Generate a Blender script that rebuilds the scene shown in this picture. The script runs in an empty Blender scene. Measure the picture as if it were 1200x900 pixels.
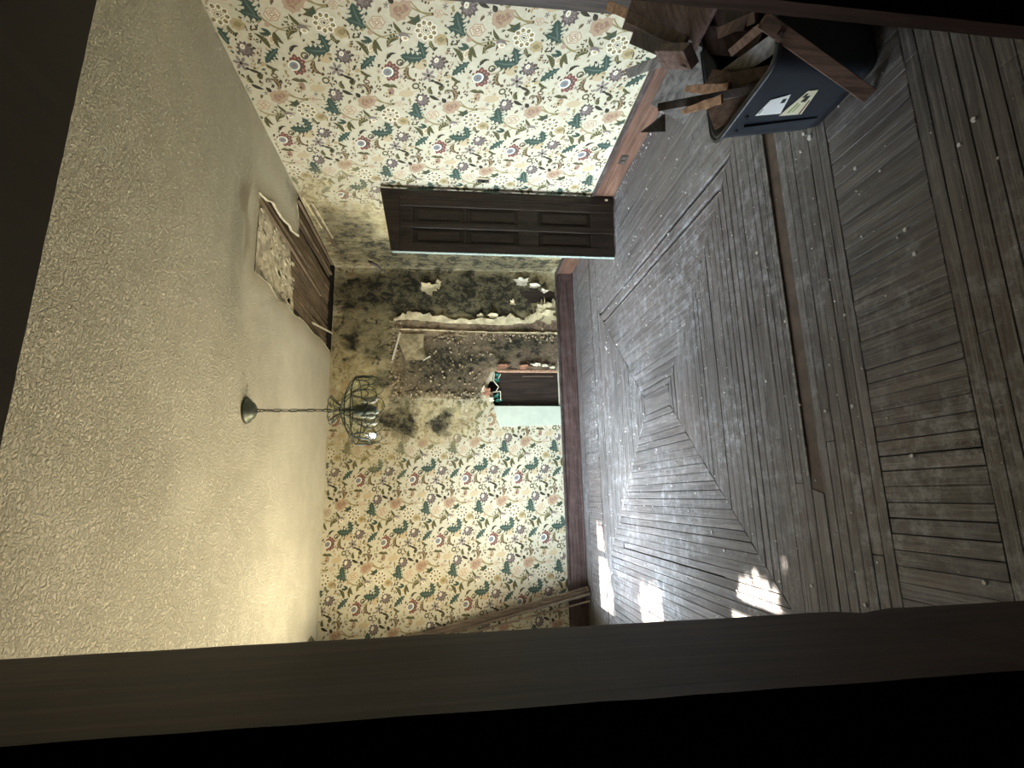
import bpy, bmesh, math, random
import numpy as np
from mathutils import Vector, Matrix, noise as mnoise
from mathutils.geometry import tessellate_polygon
random.seed(7)
RNG = random.Random(11)
C = bpy.context.scene.collection
SC = bpy.context.scene

# ------------------------------------------------------------------ camera
cam_d = bpy.data.cameras.new('camera')
cam_d.sensor_fit = 'HORIZONTAL'; cam_d.sensor_width = 36; cam_d.lens = 620.97 / 1200 * 36
cam_d.clip_start = 0.02
cam = bpy.data.objects.new('camera', cam_d); C.objects.link(cam)
yaw, pitch, roll = .20885, -.11513, .0009
fwd = Vector((math.sin(yaw)*math.cos(pitch), math.cos(yaw)*math.cos(pitch), math.sin(pitch)))
rgt = Vector((math.cos(yaw), -math.sin(yaw), 0)); upv = rgt.cross(fwd)
r_ = rgt*math.cos(roll) + upv*math.sin(roll); u_ = -rgt*math.sin(roll) + upv*math.cos(roll)
M = Matrix((-u_, r_, -fwd)).transposed().to_4x4()      # the photo was taken with the phone turned a quarter turn
M.translation = Vector((0, 0, 1.4365)); cam.matrix_world = M
SC.camera = cam

# ------------------------------------------------------------------ world, sun, daylight
world = bpy.data.worlds.new('world'); SC.world = world; world.use_nodes = True
bg = world.node_tree.nodes['Background']; bg.inputs[0].default_value = (.62, .72, 1, 1); bg.inputs[1].default_value = .6
sun_d = bpy.data.lights.new('sun', 'SUN'); sun_d.energy = 60; sun_d.angle = .012; sun_d.color = (1, .93, .82)
sun = bpy.data.objects.new('sun', sun_d); C.objects.link(sun)
SUN_DIR = Vector((.573, 0, -.82)).normalized()
sun.rotation_euler = SUN_DIR.to_track_quat('-Z', 'Y').to_euler()
def window_light(name, y, z, sy, sz, power, tilt=-30, color=(.80, .90, 1), spread=120):
    d = bpy.data.lights.new(name, 'AREA'); d.shape = 'RECTANGLE'; d.size = sz; d.size_y = sy; d.energy = power; d.color = color
    d.spread = math.radians(spread)
    o = bpy.data.objects.new(name, d); C.objects.link(o); o.location = (-1.62, y, z)
    dr = Vector((math.cos(math.radians(tilt)), 0, math.sin(math.radians(tilt))))
    o.rotation_euler = dr.to_track_quat('-Z', 'Y').to_euler()
window_light('daylight', 2.45, 1.5, .9, 1.5, 7, -30)
window_light('daylight', 4.35, 1.5, 1.5, 1.5, 135, -30, (.72, .86, 1), 100)
# fill lamps added to lift the ceiling and upper walls, warm like ground bounce
window_light('bounce_fill', 2.45, 1.2, .9, 1.2, 7, 44, (1, .90, .66), 150)
window_light('bounce_fill', 4.45, 1.0, 1.6, .9, 40, 42, (1, .90, .66), 150)
SC.view_settings.view_transform = 'Standard'; SC.view_settings.look = 'None'
SC.view_settings.gamma = 1; SC.view_settings.use_curve_mapping = False
SC.view_settings.exposure = 0.75

# ------------------------------------------------------------------ room dimensions
XR, XL, YB, YF, H = 2.5975, -1.45, 5.8238, .60, 2.75

# ------------------------------------------------------------------ material helpers
class NT:
    def __init__(s, name):
        s.m = bpy.data.materials.new(name); s.m.use_nodes = True; s.t = s.m.node_tree; s.n = s.t.nodes; s.l = s.t.links
        s.b = s.n['Principled BSDF']
    def put(s, sock, v):
        if v is None: return
        if isinstance(v, bpy.types.NodeSocket): s.l.new(v, sock)
        else: sock.default_value = v if not (isinstance(v, tuple) and len(v) == 3 and sock.type == 'RGBA') else (*v, 1)
    def coord(s, scale=(1, 1, 1), kind='Object'):
        c = s.n.new('ShaderNodeTexCoord'); m = s.n.new('ShaderNodeMapping'); m.inputs['Scale'].default_value = scale
        s.l.new(c.outputs[kind], m.inputs[0]); return m.outputs[0]
    def noise(s, vec, scale, detail=4, rough=.6, dist=0, color=False):
        n = s.n.new('ShaderNodeTexNoise'); s.l.new(vec, n.inputs['Vector'])
        n.inputs['Scale'].default_value = scale; n.inputs['Detail'].default_value = detail
        n.inputs['Roughness'].default_value = rough; n.inputs['Distortion'].default_value = dist
        return n.outputs['Color' if color else 'Fac']
    def vor(s, vec, scale, out='Distance', feature='F1'):
        n = s.n.new('ShaderNodeTexVoronoi'); s.l.new(vec, n.inputs['Vector']); n.feature = feature
        n.inputs['Scale'].default_value = scale; return n.outputs[out]
    def math(s, op, a, b=None, c=None, clamp=False):
        n = s.n.new('ShaderNodeMath'); n.operation = op; n.use_clamp = clamp
        for i, v in enumerate((a, b, c)):
            if v is not None: s.put(n.inputs[i], v)
        return n.outputs[0]
    def step(s, v, a, b, lo=0., hi=1.):
        n = s.n.new('ShaderNodeMapRange'); n.interpolation_type = 'SMOOTHSTEP'; s.put(n.inputs[0], v)
        for i, x in zip((1, 2, 3, 4), (a, b, lo, hi)): n.inputs[i].default_value = x
        return n.outputs[0]
    def mix(s, f, a, b, mode='MIX'):
        n = s.n.new('ShaderNodeMix'); n.data_type = 'RGBA'; n.blend_type = mode
        s.put(n.inputs[0], f); s.put(n.inputs[6], a); s.put(n.inputs[7], b); return n.outputs[2]
    def attr(s, name):
        n = s.n.new('ShaderNodeAttribute'); n.attribute_name = name
        sp = s.n.new('ShaderNodeSeparateColor'); s.l.new(n.outputs['Color'], sp.inputs[0]); return n.outputs['Color'], sp.outputs
    def rand(s):
        return s.n.new('ShaderNodeObjectInfo').outputs['Random']
    def bump(s, h, strength=.3, dist=.01):
        n = s.n.new('ShaderNodeBump'); n.inputs['Strength'].default_value = strength; n.inputs['Distance'].default_value = dist
        s.l.new(h, n.inputs['Height']); s.l.new(n.outputs[0], s.b.inputs['Normal'])
    def done(s, col, rough=.6, spec=.5, metal=0):
        s.put(s.b.inputs['Base Color'], col); s.put(s.b.inputs['Roughness'], rough)
        s.b.inputs['Specular IOR Level'].default_value = spec; s.b.inputs['Metallic'].default_value = metal
        return s.m

def plain(name, col, rough=.6, spec=.4, metal=0, var=.25, scale=30, bump=.1):
    t = NT(name); v = t.coord(); n = t.noise(v, scale)
    c = t.mix(t.step(n, .3, .7), tuple(x*(1-var) for x in col), tuple(min(1, x*(1+var)) for x in col))
    if bump: t.bump(n, bump, .003)
    return t.done(c, rough, spec, metal)

def wood(name, col, axis='x', rough=.5, spec=.4, dust=.0, dustcol=(.35, .34, .33), randv=.25, worn=None):
    t = NT(name)
    sc = {'x': (2, 40, 40), 'y': (40, 2, 40), 'z': (40, 40, 2)}[axis]
    g = t.noise(t.coord(sc), 1.2, 5, .65, .6); n2 = t.noise(t.coord(), 2.3, 5, .65)
    dk = tuple(x*.45 for x in col); lt = tuple(min(1, x*1.5) for x in col)
    c = t.mix(t.step(g, .3, .72), dk, lt)
    r = t.rand(); v = t.math('MULTIPLY_ADD', r, randv*2, 1-randv)
    c = t.mix(1., c, t.comb(v), 'MULTIPLY') if hasattr(t, 'comb') else c
    if worn: c = t.mix(t.step(n2, .5, .7), c, worn)
    if dust: c = t.mix(t.math('MULTIPLY', t.step(t.noise(t.coord(), 9, 6, .75), .42, .75), dust), c, dustcol)
    t.bump(g, .25, .003)
    return t.done(c, rough, spec)
def _comb(t, v):
    n = t.n.new('ShaderNodeCombineColor')
    for i in range(3): t.l.new(v, n.inputs[i])
    return n.outputs[0]
NT.comb = _comb

# ---- wallpaper and plaster: stains are painted per vertex and broken up by noise
def paper_mat(name, printed):
    t = NT(name); v = t.coord(); _, (R, G, B) = t.attr('stain')[0], t.attr('stain')[1][:3]
    n1 = t.noise(v, 9, 8, .72); n2 = t.noise(v, 38, 5, .7); n3 = t.noise(t.coord((1, 1, 5)), 3.2, 6, .7)
    streak = t.noise(t.coord((7, 7, 1.0)), 3.5, 7, .75, .5)
    if printed: base = t.mix(1., t.attr('ink')[0], (.80, .80, .80), 'MULTIPLY')
    else: base = t.mix(t.step(n2, .3, .7), (.46, .43, .31), (.52, .49, .37))
    # exposed plaster and old paste
    pl = t.mix(t.step(n1, .35, .65), (.10, .068, .045), (.27, .185, .125))
    pl = t.mix(t.math('MULTIPLY', t.step(n2, .55, .66), .6), pl, (.50, .43, .29))
    fb = t.step(t.math('ADD', B, t.math('MULTIPLY', t.math('SUBTRACT', n1, .5), .55)), .44, .53)
    c = base if printed else t.mix(fb, base, pl)
    # yellow-brown water stain
    fg = t.math('MULTIPLY', t.step(t.math('ADD', G, t.math('MULTIPLY', t.math('SUBTRACT', n3, .5), .9)), .15, .95), .8)
    c = t.mix(fg, c, t.mix(t.step(n1, .35, .65), (.25, .19, .075), (.50, .42, .22)))
    # mould
    n4 = t.noise(v, 22, 6, .8, .6)
    mm = t.math('ADD', t.math('MULTIPLY', n1, .9), t.math('MULTIPLY', n4, .75))
    mm = t.math('ADD', mm, t.math('MULTIPLY', streak, .75))
    fr = t.step(t.math('ADD', t.math('MULTIPLY', R, .80), t.math('SUBTRACT', mm, 1.2)), .18, .75)
    sp = t.math('MULTIPLY', t.step(t.math('MULTIPLY_ADD', R, .16, t.noise(t.coord((1, 1, .7)), 11, 9, .82, .5)), .60, .70), t.step(R, .12, .5))
    c = t.mix(t.math('MULTIPLY', fr, .85), c, t.mix(t.step(n4, .40, .60), (.020, .019, .012), (.115, .10, .052)))
    c = t.mix(t.math('MULTIPLY', sp, .9), c, (.012, .012, .008))
    t.bump(t.math('ADD', n1, n4), .4, .006)
    return t.done(c, .75, .2)
M_PAPER = paper_mat('faded_wallpaper', False); M_INK = paper_mat('wallpaper_print', True)

def ceiling_mat():
    t = NT('stippled_ceiling'); v = t.coord(); _, (R, G, B) = t.attr('stain')[0], t.attr('stain')[1][:3]
    n = t.noise(v, 68, 3, .6, .8); n1 = t.noise(v, 6, 5, .6); n0 = t.noise(v, 1.3, 3, .5)
    c = t.mix(t.step(n1, .3, .7), (.59, .555, .42), (.65, .61, .47))
    c = t.mix(t.math('MULTIPLY', t.step(t.math('ADD', G, t.math('MULTIPLY', t.math('SUBTRACT', n1, .5), .5)), .15, .9), .55), c, (.30, .22, .11))
    c = t.mix(t.math('MULTIPLY', t.step(t.math('ADD', R, t.math('MULTIPLY', t.math('SUBTRACT', n1, .5), .5)), .2, .9), .7), c, (.10, .085, .06))
    h = t.step(n, .38, .66); h = t.math('MULTIPLY', h, t.step(n0, .3, .62, .6, 1.))
    t.bump(h, .9, .015)
    return t.done(c, .85, .1)
M_CEIL = ceiling_mat()

def floor_mat(name, axis):
    t = NT(name)
    sc = {'x': (1.5, 42, 42), 'y': (42, 1.5, 42)}[axis]; sc2 = {'x': (4, 160, 160), 'y': (160, 4, 160)}[axis]
    g = t.noise(t.coord(sc), 1.1, 6, .7, .5); g2 = t.noise(t.coord(sc2), 1., 4, .7)
    n = t.noise(t.coord(), 1.1, 5, .65); nf = t.noise(t.coord(), 14, 8, .8); sp = t.noise(t.coord(), 120, 2, .5)
    red = t.noise(t.coord((1, 1, 1)), .9, 3, .5)
    c = t.mix(t.step(g, .3, .7), (.034, .030, .029), (.130, .115, .107))
    c = t.mix(t.math('MULTIPLY', t.step(red, .45, .62), .22), c, (.15, .10, .082))
    c = t.mix(t.math('MULTIPLY', t.step(g2, .50, .66), .45), c, (.30, .275, .26))
    v = t.math('MULTIPLY_ADD', t.rand(), .26, .86); c = t.mix(1., c, t.comb(v), 'MULTIPLY')
    dust = t.math('MULTIPLY', t.step(nf, .44, .66), t.step(n, .38, .62)); c = t.mix(t.math('MULTIPLY', dust, .75), c, (.37, .37, .375))
    scr = t.noise(t.coord({'x': (6, 30, 30), 'y': (30, 6, 30)}[axis]), 1.7, 6, .8, 1.5)
    c = t.mix(t.math('MULTIPLY', t.step(scr, .60, .72), .6), c, (.42, .41, .39))
    c = t.mix(t.step(sp, .745, .79), c, (.6, .58, .54))
    t.bump(t.math('ADD', g, t.math('MULTIPLY', nf, .7)), .45, .004)
    rg = t.math('MULTIPLY_ADD', nf, .35, .30)
    return t.done(c, rg, .5)
M_FX = floor_mat('worn_floorboards_crosswise', 'x'); M_FY = floor_mat('worn_floorboards_lengthwise', 'y')
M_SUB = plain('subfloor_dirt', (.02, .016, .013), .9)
M_SUB2 = plain('bare_subfloor_wood', (.085, .060, .042), .8, scale=15)
M_BASE_B = wood('brown_baseboard', (.070, .042, .036), 'x', .45, .4, .25, (.25, .2, .19), 0.08)
M_BASE_R = wood('reddish_baseboard', (.115, .060, .038), 'y', .45, .35, .12, (.25, .2, .16), 0.05)
M_CAP = wood('dark_cap_moulding', (.045, .032, .028), 'y', .45, .4, .3, (.25, .23, .22), .05)
M_DOOR = wood('dark_door_wood', (.030, .020, .014), 'z', .5, .3, .10, (.16, .13, .11), .12)
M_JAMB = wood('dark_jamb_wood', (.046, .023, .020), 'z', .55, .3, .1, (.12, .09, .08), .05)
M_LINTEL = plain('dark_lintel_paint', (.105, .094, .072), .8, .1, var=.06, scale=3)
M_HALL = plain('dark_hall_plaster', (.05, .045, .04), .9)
M_LATH = wood('old_lath_wood', (.15, .11, .07), 'y', .85, .15, .4, (.26, .22, .15), .3)
M_BACKING = plain('grey_backing_board', (.42, .37, .26), .9, .1, var=.45, scale=14, bump=.5)
M_PLEDGE = plain('broken_plaster_edge', (.62, .57, .42), .9, .1, var=.15)
M_GRIT = plain('plaster_grit', (.36, .29, .18), .9, .1, var=.5, scale=60)
M_FLAP = plain('stained_loose_paper', (.33, .27, .155), .9, .1, var=.35, scale=18)
M_KEYS = plain('plaster_keys', (.50, .45, .32), .9, .1, var=.3)
M_PLAST = plain('pale_plaster', (.50, .43, .26), .9, .1, var=.3, scale=12, bump=.4)
M_WHITE = plain('white_painted_board', (.46, .50, .40), .6, .3, var=.06, scale=9)
M_EDGE = plain('grey_green_lit_edge', (.24, .29, .25), .6, .3, var=.3, scale=40)
M_CAV = wood('recessed_brown_board', (.032, .022, .016), 'z', .5, .3, .1, (.1, .09, .08), 0)
M_BRICK = plain('crumbled_brick', (.30, .15, .09), .9, .1, var=.4, scale=25, bump=.5)
M_TEAL = plain('teal_torn_paper', (.02, .10, .075), .7, .2)
M_BRASS = plain('tarnished_metal', (.10, .11, .085), .45, .5, .7)
M_DARKM = plain('dark_patinated_metal', (.035, .040, .028), .45, .5, .6)
M_SWITCH = plain('dark_switch_plate', (.03, .025, .02), .4, .5)
M_PALEST = plain('pale_trim_edge', (.6, .52, .33), .5, .4)
M_TOTE = plain('dark_blue_grey_plastic', (.018, .024, .034), .38, .5, var=.15, scale=6, bump=.05)
M_LAB1 = plain('white_label_paper', (.82, .86, .86), .5, .3, var=.02)
M_LAB2 = plain('cream_label_paper', (.72, .70, .52), .5, .3, var=.03)
M_INKB = plain('dark_label_ink', (.03, .035, .03), .6, .3); M_INKG = plain('green_label_ink', (.30, .36, .16), .6, .3)
M_INKR = plain('dark_red_label_ink', (.16, .04, .03), .6, .3)
M_CRUMB = plain('plaster_crumb', (.62, .60, .56), .8, .2)
PW = {'red': wood('scrap_reddish_brown', (.115, .072, .060), 'x', .5, .35, .45, (.26, .2, .18)),
      'darkred': wood('scrap_dark_red', (.045, .02, .016), 'x', .5, .3, .1),
      'brown': wood('scrap_brown', (.12, .072, .048), 'y', .55, .3, .3, (.24, .19, .16)),
      'tan': plain('scrap_bare_tan', (.38, .23, .14), .8, .2, var=.35, scale=40, bump=.4),
      'dark': wood('scrap_dark', (.05, .035, .03), 'x', .5, .35, .25, (.2, .19, .19)),
      'grey': wood('scrap_weathered_grey', (.17, .16, .145), 'y', .7, .3, .5, (.34, .33, .31)),
      'stick': wood('stick_brown', (.13, .078, .055), 'z', .55, .35, .2, (.33, .25, .2))}
M_LEAN = wood('weathered_moulding', (.15, .11, .075), 'z', .6, .3, .3, (.28, .24, .19), .35)
M_LEAN2 = plain('pale_lit_ridge', (.24, .22, .20), .8, .2, var=.4, scale=30)
M_LEAF = plain('leaves', (.07, .085, .05), .6)
M_SOIL = plain('dry_ground', (.22, .18, .13), .9)
M_CURT = plain('window_frame_paint', (.30, .27, .22), .6)
def glass_mat():
    t = NT('bevelled_clear_glass')
    t.n.remove(t.b); tr = t.n.new('ShaderNodeBsdfTransparent'); gl = t.n.new('ShaderNodeBsdfGlossy'); gl.inputs['Roughness'].default_value = .08
    tr.inputs[0].default_value = (.93, .96, .91, 1); gl.inputs[0].default_value = (.8, .85, .8, 1)
    lw = t.n.new('ShaderNodeLayerWeight'); lw.inputs[0].default_value = .12; mx = t.n.new('ShaderNodeMixShader')
    t.put(mx.inputs[0], t.math('MULTIPLY_ADD', lw.outputs['Facing'], .35, .02)); t.l.new(tr.outputs[0], mx.inputs[1]); t.l.new(gl.outputs[0], mx.inputs[2])
    t.l.new(mx.outputs[0], t.n['Material Output'].inputs[0]); return t.m
M_GLASS = glass_mat()
M_BULB = plain('bulb_glass', (.34, .34, .28), .35, .4, var=.02, bump=0)

# ------------------------------------------------------------------ object helpers
def link_mesh(name, me, mat, parent=None, kind=None):
    if mat is not None and not me.materials: me.materials.append(mat)
    o = bpy.data.objects.new(name, me); C.objects.link(o)
    if parent is not None: o.parent = parent
    if kind: o['kind'] = kind
    return o
def obj(name, bm, mat, parent=None, kind=None, smooth=False):
    me = bpy.data.meshes.new(name)
    bmesh.ops.recalc_face_normals(bm, faces=bm.faces[:])
    bm.to_mesh(me); bm.free()
    if smooth: me.polygons.foreach_set('use_smooth', [True]*len(me.polygons))
    return link_mesh(name, me, mat, parent, kind)
def empty(name, loc, label, cat, group=None):
    o = bpy.data.objects.new(name, None); C.objects.link(o); o.location = loc; o.empty_display_size = .1
    return tag(o, label, cat, group)
def tag(o, label=None, cat=None, group=None):
    if label: o['label'] = label
    if cat: o['category'] = cat
    if group: o['group'] = group
    return o
def hang(child, root):        # child meshes are written in room coordinates
    child.parent = root; child.matrix_parent_inverse = Matrix.Translation(-Vector(root.location)); return child
def box(bm, lo, hi):
    vs = [bm.verts.new((x, y, z)) for x in (lo[0], hi[0]) for y in (lo[1], hi[1]) for z in (lo[2], hi[2])]
    for f in ((0, 1, 3, 2), (4, 6, 7, 5), (0, 4, 5, 1), (2, 3, 7, 6), (0, 2, 6, 4), (1, 5, 7, 3)): bm.faces.new([vs[i] for i in f])
    return vs
def boxobj(name, lo, hi, mat, parent=None, kind=None, bevel=0):
    bm = bmesh.new(); box(bm, lo, hi)
    if bevel: bmesh.ops.bevel(bm, geom=bm.edges[:], offset=bevel, segments=1, affect='EDGES')
    return obj(name, bm, mat, parent, kind)
def prism(bm, poly, z0, z1):
    """poly: list of 2D points (x, y); extruded from z0 to z1"""
    a = [bm.verts.new((p[0], p[1], z0)) for p in poly]; b = [bm.verts.new((p[0], p[1], z1)) for p in poly]
    n = len(poly); bm.faces.new(a); bm.faces.new(b)
    for i in range(n): bm.faces.new((a[i], a[(i+1) % n], b[(i+1) % n], b[i]))
    return a, b
def slab(bm, poly, org, U, V, N, t0, t1):
    """2D polygon in the (U, V) plane, extruded along N from t0 to t1"""
    f = lambda p, t: Vector(org)+Vector(U)*p[0]+Vector(V)*p[1]+Vector(N)*t
    a = [bm.verts.new(f(p, t0)) for p in poly]; b = [bm.verts.new(f(p, t1)) for p in poly]
    n = len(poly); bm.faces.new(a); bm.faces.new(b)
    for i in range(n): bm.faces.new((a[i], a[(i+1) % n], b[(i+1) % n], b[i]))
def beam(bm, A, B, W, w, t):
    """bar from A to B, width w along W, thickness t"""
    A, B, W = Vector(A), Vector(B), Vector(W); ax = (B-A).normalized(); W = (W-ax*W.dot(ax)).normalized(); T = ax.cross(W)
    vs = [bm.verts.new(P+W*(sx*w/2)+T*(sy*t/2)) for P in (A, B) for sx, sy in ((-1, -1), (1, -1), (1, 1), (-1, 1))]
    for f in ((0, 1, 2, 3), (7, 6, 5, 4), (0, 4, 5, 1), (1, 5, 6, 2), (2, 6, 7, 3), (3, 7, 4, 0)): bm.faces.new([vs[i] for i in f])
    return vs
def tube(bm, pts, r, seg=6, close=False):
    pts = [Vector(p) for p in pts]; n = len(pts); rings = []
    for i, p in enumerate(pts):
        a = pts[i-1] if (i > 0 or close) else p; b = pts[(i+1) % n] if (i < n-1 or close) else p
        d = (b-a).normalized(); q = d.orthogonal().normalized() if i == 0 else (rings[-1][1]-d*rings[-1][1].dot(d)).normalized()
        s = d.cross(q); rr = r[i] if isinstance(r, (list, tuple)) else r
        rings.append(([bm.verts.new(p+q*(math.cos(k*2*math.pi/seg)*rr)+s*(math.sin(k*2*math.pi/seg)*rr)) for k in range(seg)], q))
    for i in range(n if close else n-1):
        A, B = rings[i][0], rings[(i+1) % n][0]
        for k in range(seg): bm.faces.new((A[k], A[(k+1) % seg], B[(k+1) % seg], B[k]))
    if not close: bm.faces.new(rings[0][0]); bm.faces.new(rings[-1][0])
def lathe(bm, prof, c, seg=32, closed=True):
    rows = []
    for r, z in prof: rows.append([bm.verts.new((c[0]+r*math.cos(k*2*math.pi/seg), c[1]+r*math.sin(k*2*math.pi/seg), c[2]+z)) for k in range(seg)])
    for a, b in zip(rows, rows[1:]):
        for k in range(seg): bm.faces.new((a[k], a[(k+1) % seg], b[(k+1) % seg], b[k]))
    if closed:
        for row in (rows[0], rows[-1]): bm.faces.new(row)

# ------------------------------------------------------------------ stains (room coordinates of each wall)
def inside(poly, x, y):
    c = False; n = len(poly)
    for i in range(n):
        x1, y1 = poly[i]; x2, y2 = poly[i-1]
        if (y1 > y) != (y2 > y) and x < (x2-x1)*(y-y1)/(y2-y1)+x1: c = not c
    return c
def seg_near(poly, x, y):
    best = (9e9, x, y); n = len(poly)
    for i in range(n):
        x1, y1 = poly[i-1]; x2, y2 = poly[i]; dx, dy = x2-x1, y2-y1; L = dx*dx+dy*dy
        t = max(0, min(1, ((x-x1)*dx+(y-y1)*dy)/L)) if L else 0
        px, py = x1+t*dx, y1+t*dy; d = math.hypot(px-x, py-y)
        if d < best[0]: best = (d, px, py)
    return best
def blob(u, v, lst):
    m = 0; w1, w2 = mnoise.noise(Vector((u*4, v*4, 1))), mnoise.noise(Vector((u*4, v*4, 9)))
    w3 = mnoise.noise(Vector((u*13, v*13, 3))); u += .13*w1+.05*w3; v += .16*w2-.05*w3
    for cu, cv, ru, rv, s in lst:
        d = math.sqrt(((u-cu)/ru)**2+((v-cv)/rv)**2); f = max(0, min(1, (1.45-d)/.9)); m = max(m, f*s)
    return m
# (centre, centre, radius, radius, strength)
MOULD_B = [(2.30, 1.9, .33, 1.0, .98), (2.30, 1.0, .36, .9, .95), (2.15, 2.5, .45, .25, .62), (1.68, .84, .16, .26, 1.), (1.50, 1.40, .16, .5, .93),
           (1.74, .5, .16, .35, .85), (1.33, 1.62, .16, .22, .88), (1.77, 2.55, .13, .13, 1.), (.80, 2.02, .17, .19, .98), (.79, 1.52, .12, .16, .98),
           (1.33, 1.45, .22, .4, .75), (1.28, 2.18, .2, .16, .75), (1.62, 2.25, .16, .35, .66), (1.05, 1.98, .2, .2, .6), (1.52, 2.58, .05, .05, .95), (1.62, .3, .18, .2, .6), (1.15, 1.2, .12, .2, .7), (1.9,2.35,.3,.5,.6)]
STAIN_B = [(1.6, 1.9, .9, 1.2, .9), (.85, 1.6, .38, .7, .75), (.6, 2.3, .35, .6, .55), (1.1, .95, .45, .4, .6), (2.3, 1.2, .5, 2, .95)]
PLAST_B = [(-9, 0, 1, 1, 0)]
BOX_B = [(1.96, 2.06), (1.82, .18), (1.40, .22), (1.38, .98), (1.12, 1.12), (1.06, 1.35), (1.09, 1.72), (1.12, 2.05)]
MOULD_R = [(5.2, 2.45, .75, .38, .72), (5.6, 1.3, .4, 1.5, .82), (4.9, 2.62, .5, .16, .72), (5.45, 2.1, .45, .6, .8)]
STAIN_R = [(5.2, 2.2, .95, .9, .85), (5.5, 1., .6, 1.4, .8), (4.6, 2.6, .6, .25, .8), (4.3, 2.35, .6, .45, .45)]
def stain_back(u, v):
    b = 0
    d = seg_near(BOX_B, u, v)[0]; b = .5+min(.5, d*6)*(1 if inside(BOX_B, u, v) else -1)
    if 1.8 < u < 2.0 and .2 < v < 2.05: b = 1
    bx = max(0, min(1, b))
    m = blob(u, v, MOULD_B); m = max(m, .62*bx) if u < 1.8 else m
    return (m, blob(u, v, STAIN_B)*(1-.55*bx), bx, 1)
def stain_right(u, v):
    return (blob(u, v, MOULD_R), blob(u, v, STAIN_R), 0, 1)
HOLE_C = [(2.08, 3.46), (2.03, 3.50), (1.80, 3.49), (1.51, 3.50), (1.545, 3.79), (1.50, 3.99), (1.54, 4.2), (1.525, 4.44), (1.57, 4.7), (1.565, 5.1), (1.60, 5.4), (1.58, 5.86),
          (2.62, 5.86), (2.62, 4.32), (2.50, 4.29), (2.47, 4.33), (2.34, 4.40), (2.25, 4.40), (2.20, 4.22), (2.215, 4.17), (2.17, 3.95), (2.175, 3.75), (2.12, 3.62)]
def stain_tone_ceil(u, v):
    d = seg_near(HOLE_C, u, v)[0]
    g = max(0, .75-d*3.2) if v > 3.4 or d < .2 else max(0, .5-d*4)
    g = max(g, blob(u, v, [(1.80, 3.28, .34, .10, .8), (1.45, 3.55, .05, .2, .4)]))
    return (blob(u, v, [(.72, 3.52, .09, .05, .75), (2.55, 4.2, .12, .3, .5)]), g, 0, 1)  # darker patches beside the lamp canopy and by the right wall

def surface(name, org, U, V, N, ulen, vlen, step, holes, mat, stain, parent=None, kind='structure', disp=None, u0=0, v0=0):
    """grid surface with holes cut along their outlines"""
    nu = max(1, int(ulen/step)); nv = max(1, int(vlen/step)); P = {}; co = []; faces = []
    us = [u0+ulen*i/nu for i in range(nu+1)]; vs = [v0+vlen*j/nv for j in range(nv+1)]
    st = max(ulen/nu, vlen/nv); bb = [(min(p[0] for p in h)-st, max(p[0] for p in h)+st, min(p[1] for p in h)-st, max(p[1] for p in h)+st) for h in holes]
    uv = []
    for j, v in enumerate(vs):
        for i, u in enumerate(us):
            a, b = u, v
            for h, q in zip(holes, bb):
                if q[0] < a < q[1] and q[2] < b < q[3]:
                    d, x, y = seg_near(h, a, b)
                    if d < st*.55: a, b = x, y
            uv.append((a, b))
    for j in range(nv):
        for i in range(nu):
            ids = (j*(nu+1)+i, j*(nu+1)+i+1, (j+1)*(nu+1)+i+1, (j+1)*(nu+1)+i)
            cu = sum(uv[k][0] for k in ids)/4; cv = sum(uv[k][1] for k in ids)/4
            if any(q[0] < cu < q[1] and q[2] < cv < q[3] and inside(h, cu, cv) for h, q in zip(holes, bb)): continue
            faces.append(ids)
    org, U, V, N = Vector(org), Vector(U), Vector(V), Vector(N)
    for a, b in uv: co.append(tuple(org+U*a+V*b+N*(disp(a, b) if disp else 0)))
    me = bpy.data.meshes.new(name); me.from_pydata(co, [], faces)
    at = me.attributes.new('stain', 'FLOAT_COLOR', 'POINT')
    at.data.foreach_set('color', [c for a, b in uv for c in stain(a, b)])
    me.polygons.foreach_set('use_smooth', [True]*len(faces)); me.update()
    o = link_mesh(name, me, mat, parent, kind)
    return o
nz = lambda x, y, s, k=0: mnoise.noise(Vector((x*s, y*s, k*7.3)))

# ------------------------------------------------------------------ walls
NICHE = [(.985, .22), (1.40, .22), (1.40, .86), (1.385, .925), (1.37, .95), (1.30, .965), (1.26, 1.0), (1.20, 1.03), (1.16, 1.015), (1.13, .96), (1.06, .97), (1.0, .96), (.985, .93)]
HOLE_W = [(2.36, .215), (2.22, .215), (2.20, .30), (2.235, .38), (2.20, .47), (2.26, .56), (2.31, .60), (2.36, .52)]
wall_back = surface('wall_back', (0, YB, 0), (1, 0, 0), (0, 0, 1), (0, -1, 0), XR-XL, H, .03, [NICHE, HOLE_W], M_PAPER, stain_back,
                    u0=XL, disp=lambda u, v: .004*nz(u, v, 3)+(.006*nz(u, v, 14, 2) if u > 1 else 0))
wall_right = surface('wall_right', (XR, 0, 0), (0, 1, 0), (0, 0, 1), (-1, 0, 0), YB-YF, H, .04, [], M_PAPER, stain_right,
                     u0=YF, disp=lambda u, v: .004*nz(u, v, 2.5, 5)+(.006*nz(u, v, 14, 2) if u > 4.3 else 0))
ceiling = surface('ceiling', (0, 0, H), (1, 0, 0), (0, 1, 0), (0, 0, -1), XR-XL, YB-YF+.3, .035, [HOLE_C], M_CEIL, stain_tone_ceil, u0=XL, v0=YF-.05,
                  disp=lambda u, v: .006*nz(u, v, 1.2)+.035*max(0, 1-abs(v-3.25-.05*math.sin(u*3))/.16)**2*max(0, min(1, (u-.35)*1.2))*max(0, min(1, (2.5-u)*2)))
W1, W2 = (2.0, 2.95, .45, 2.25), (3.65, 5.35, .45, 2.25)
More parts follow.
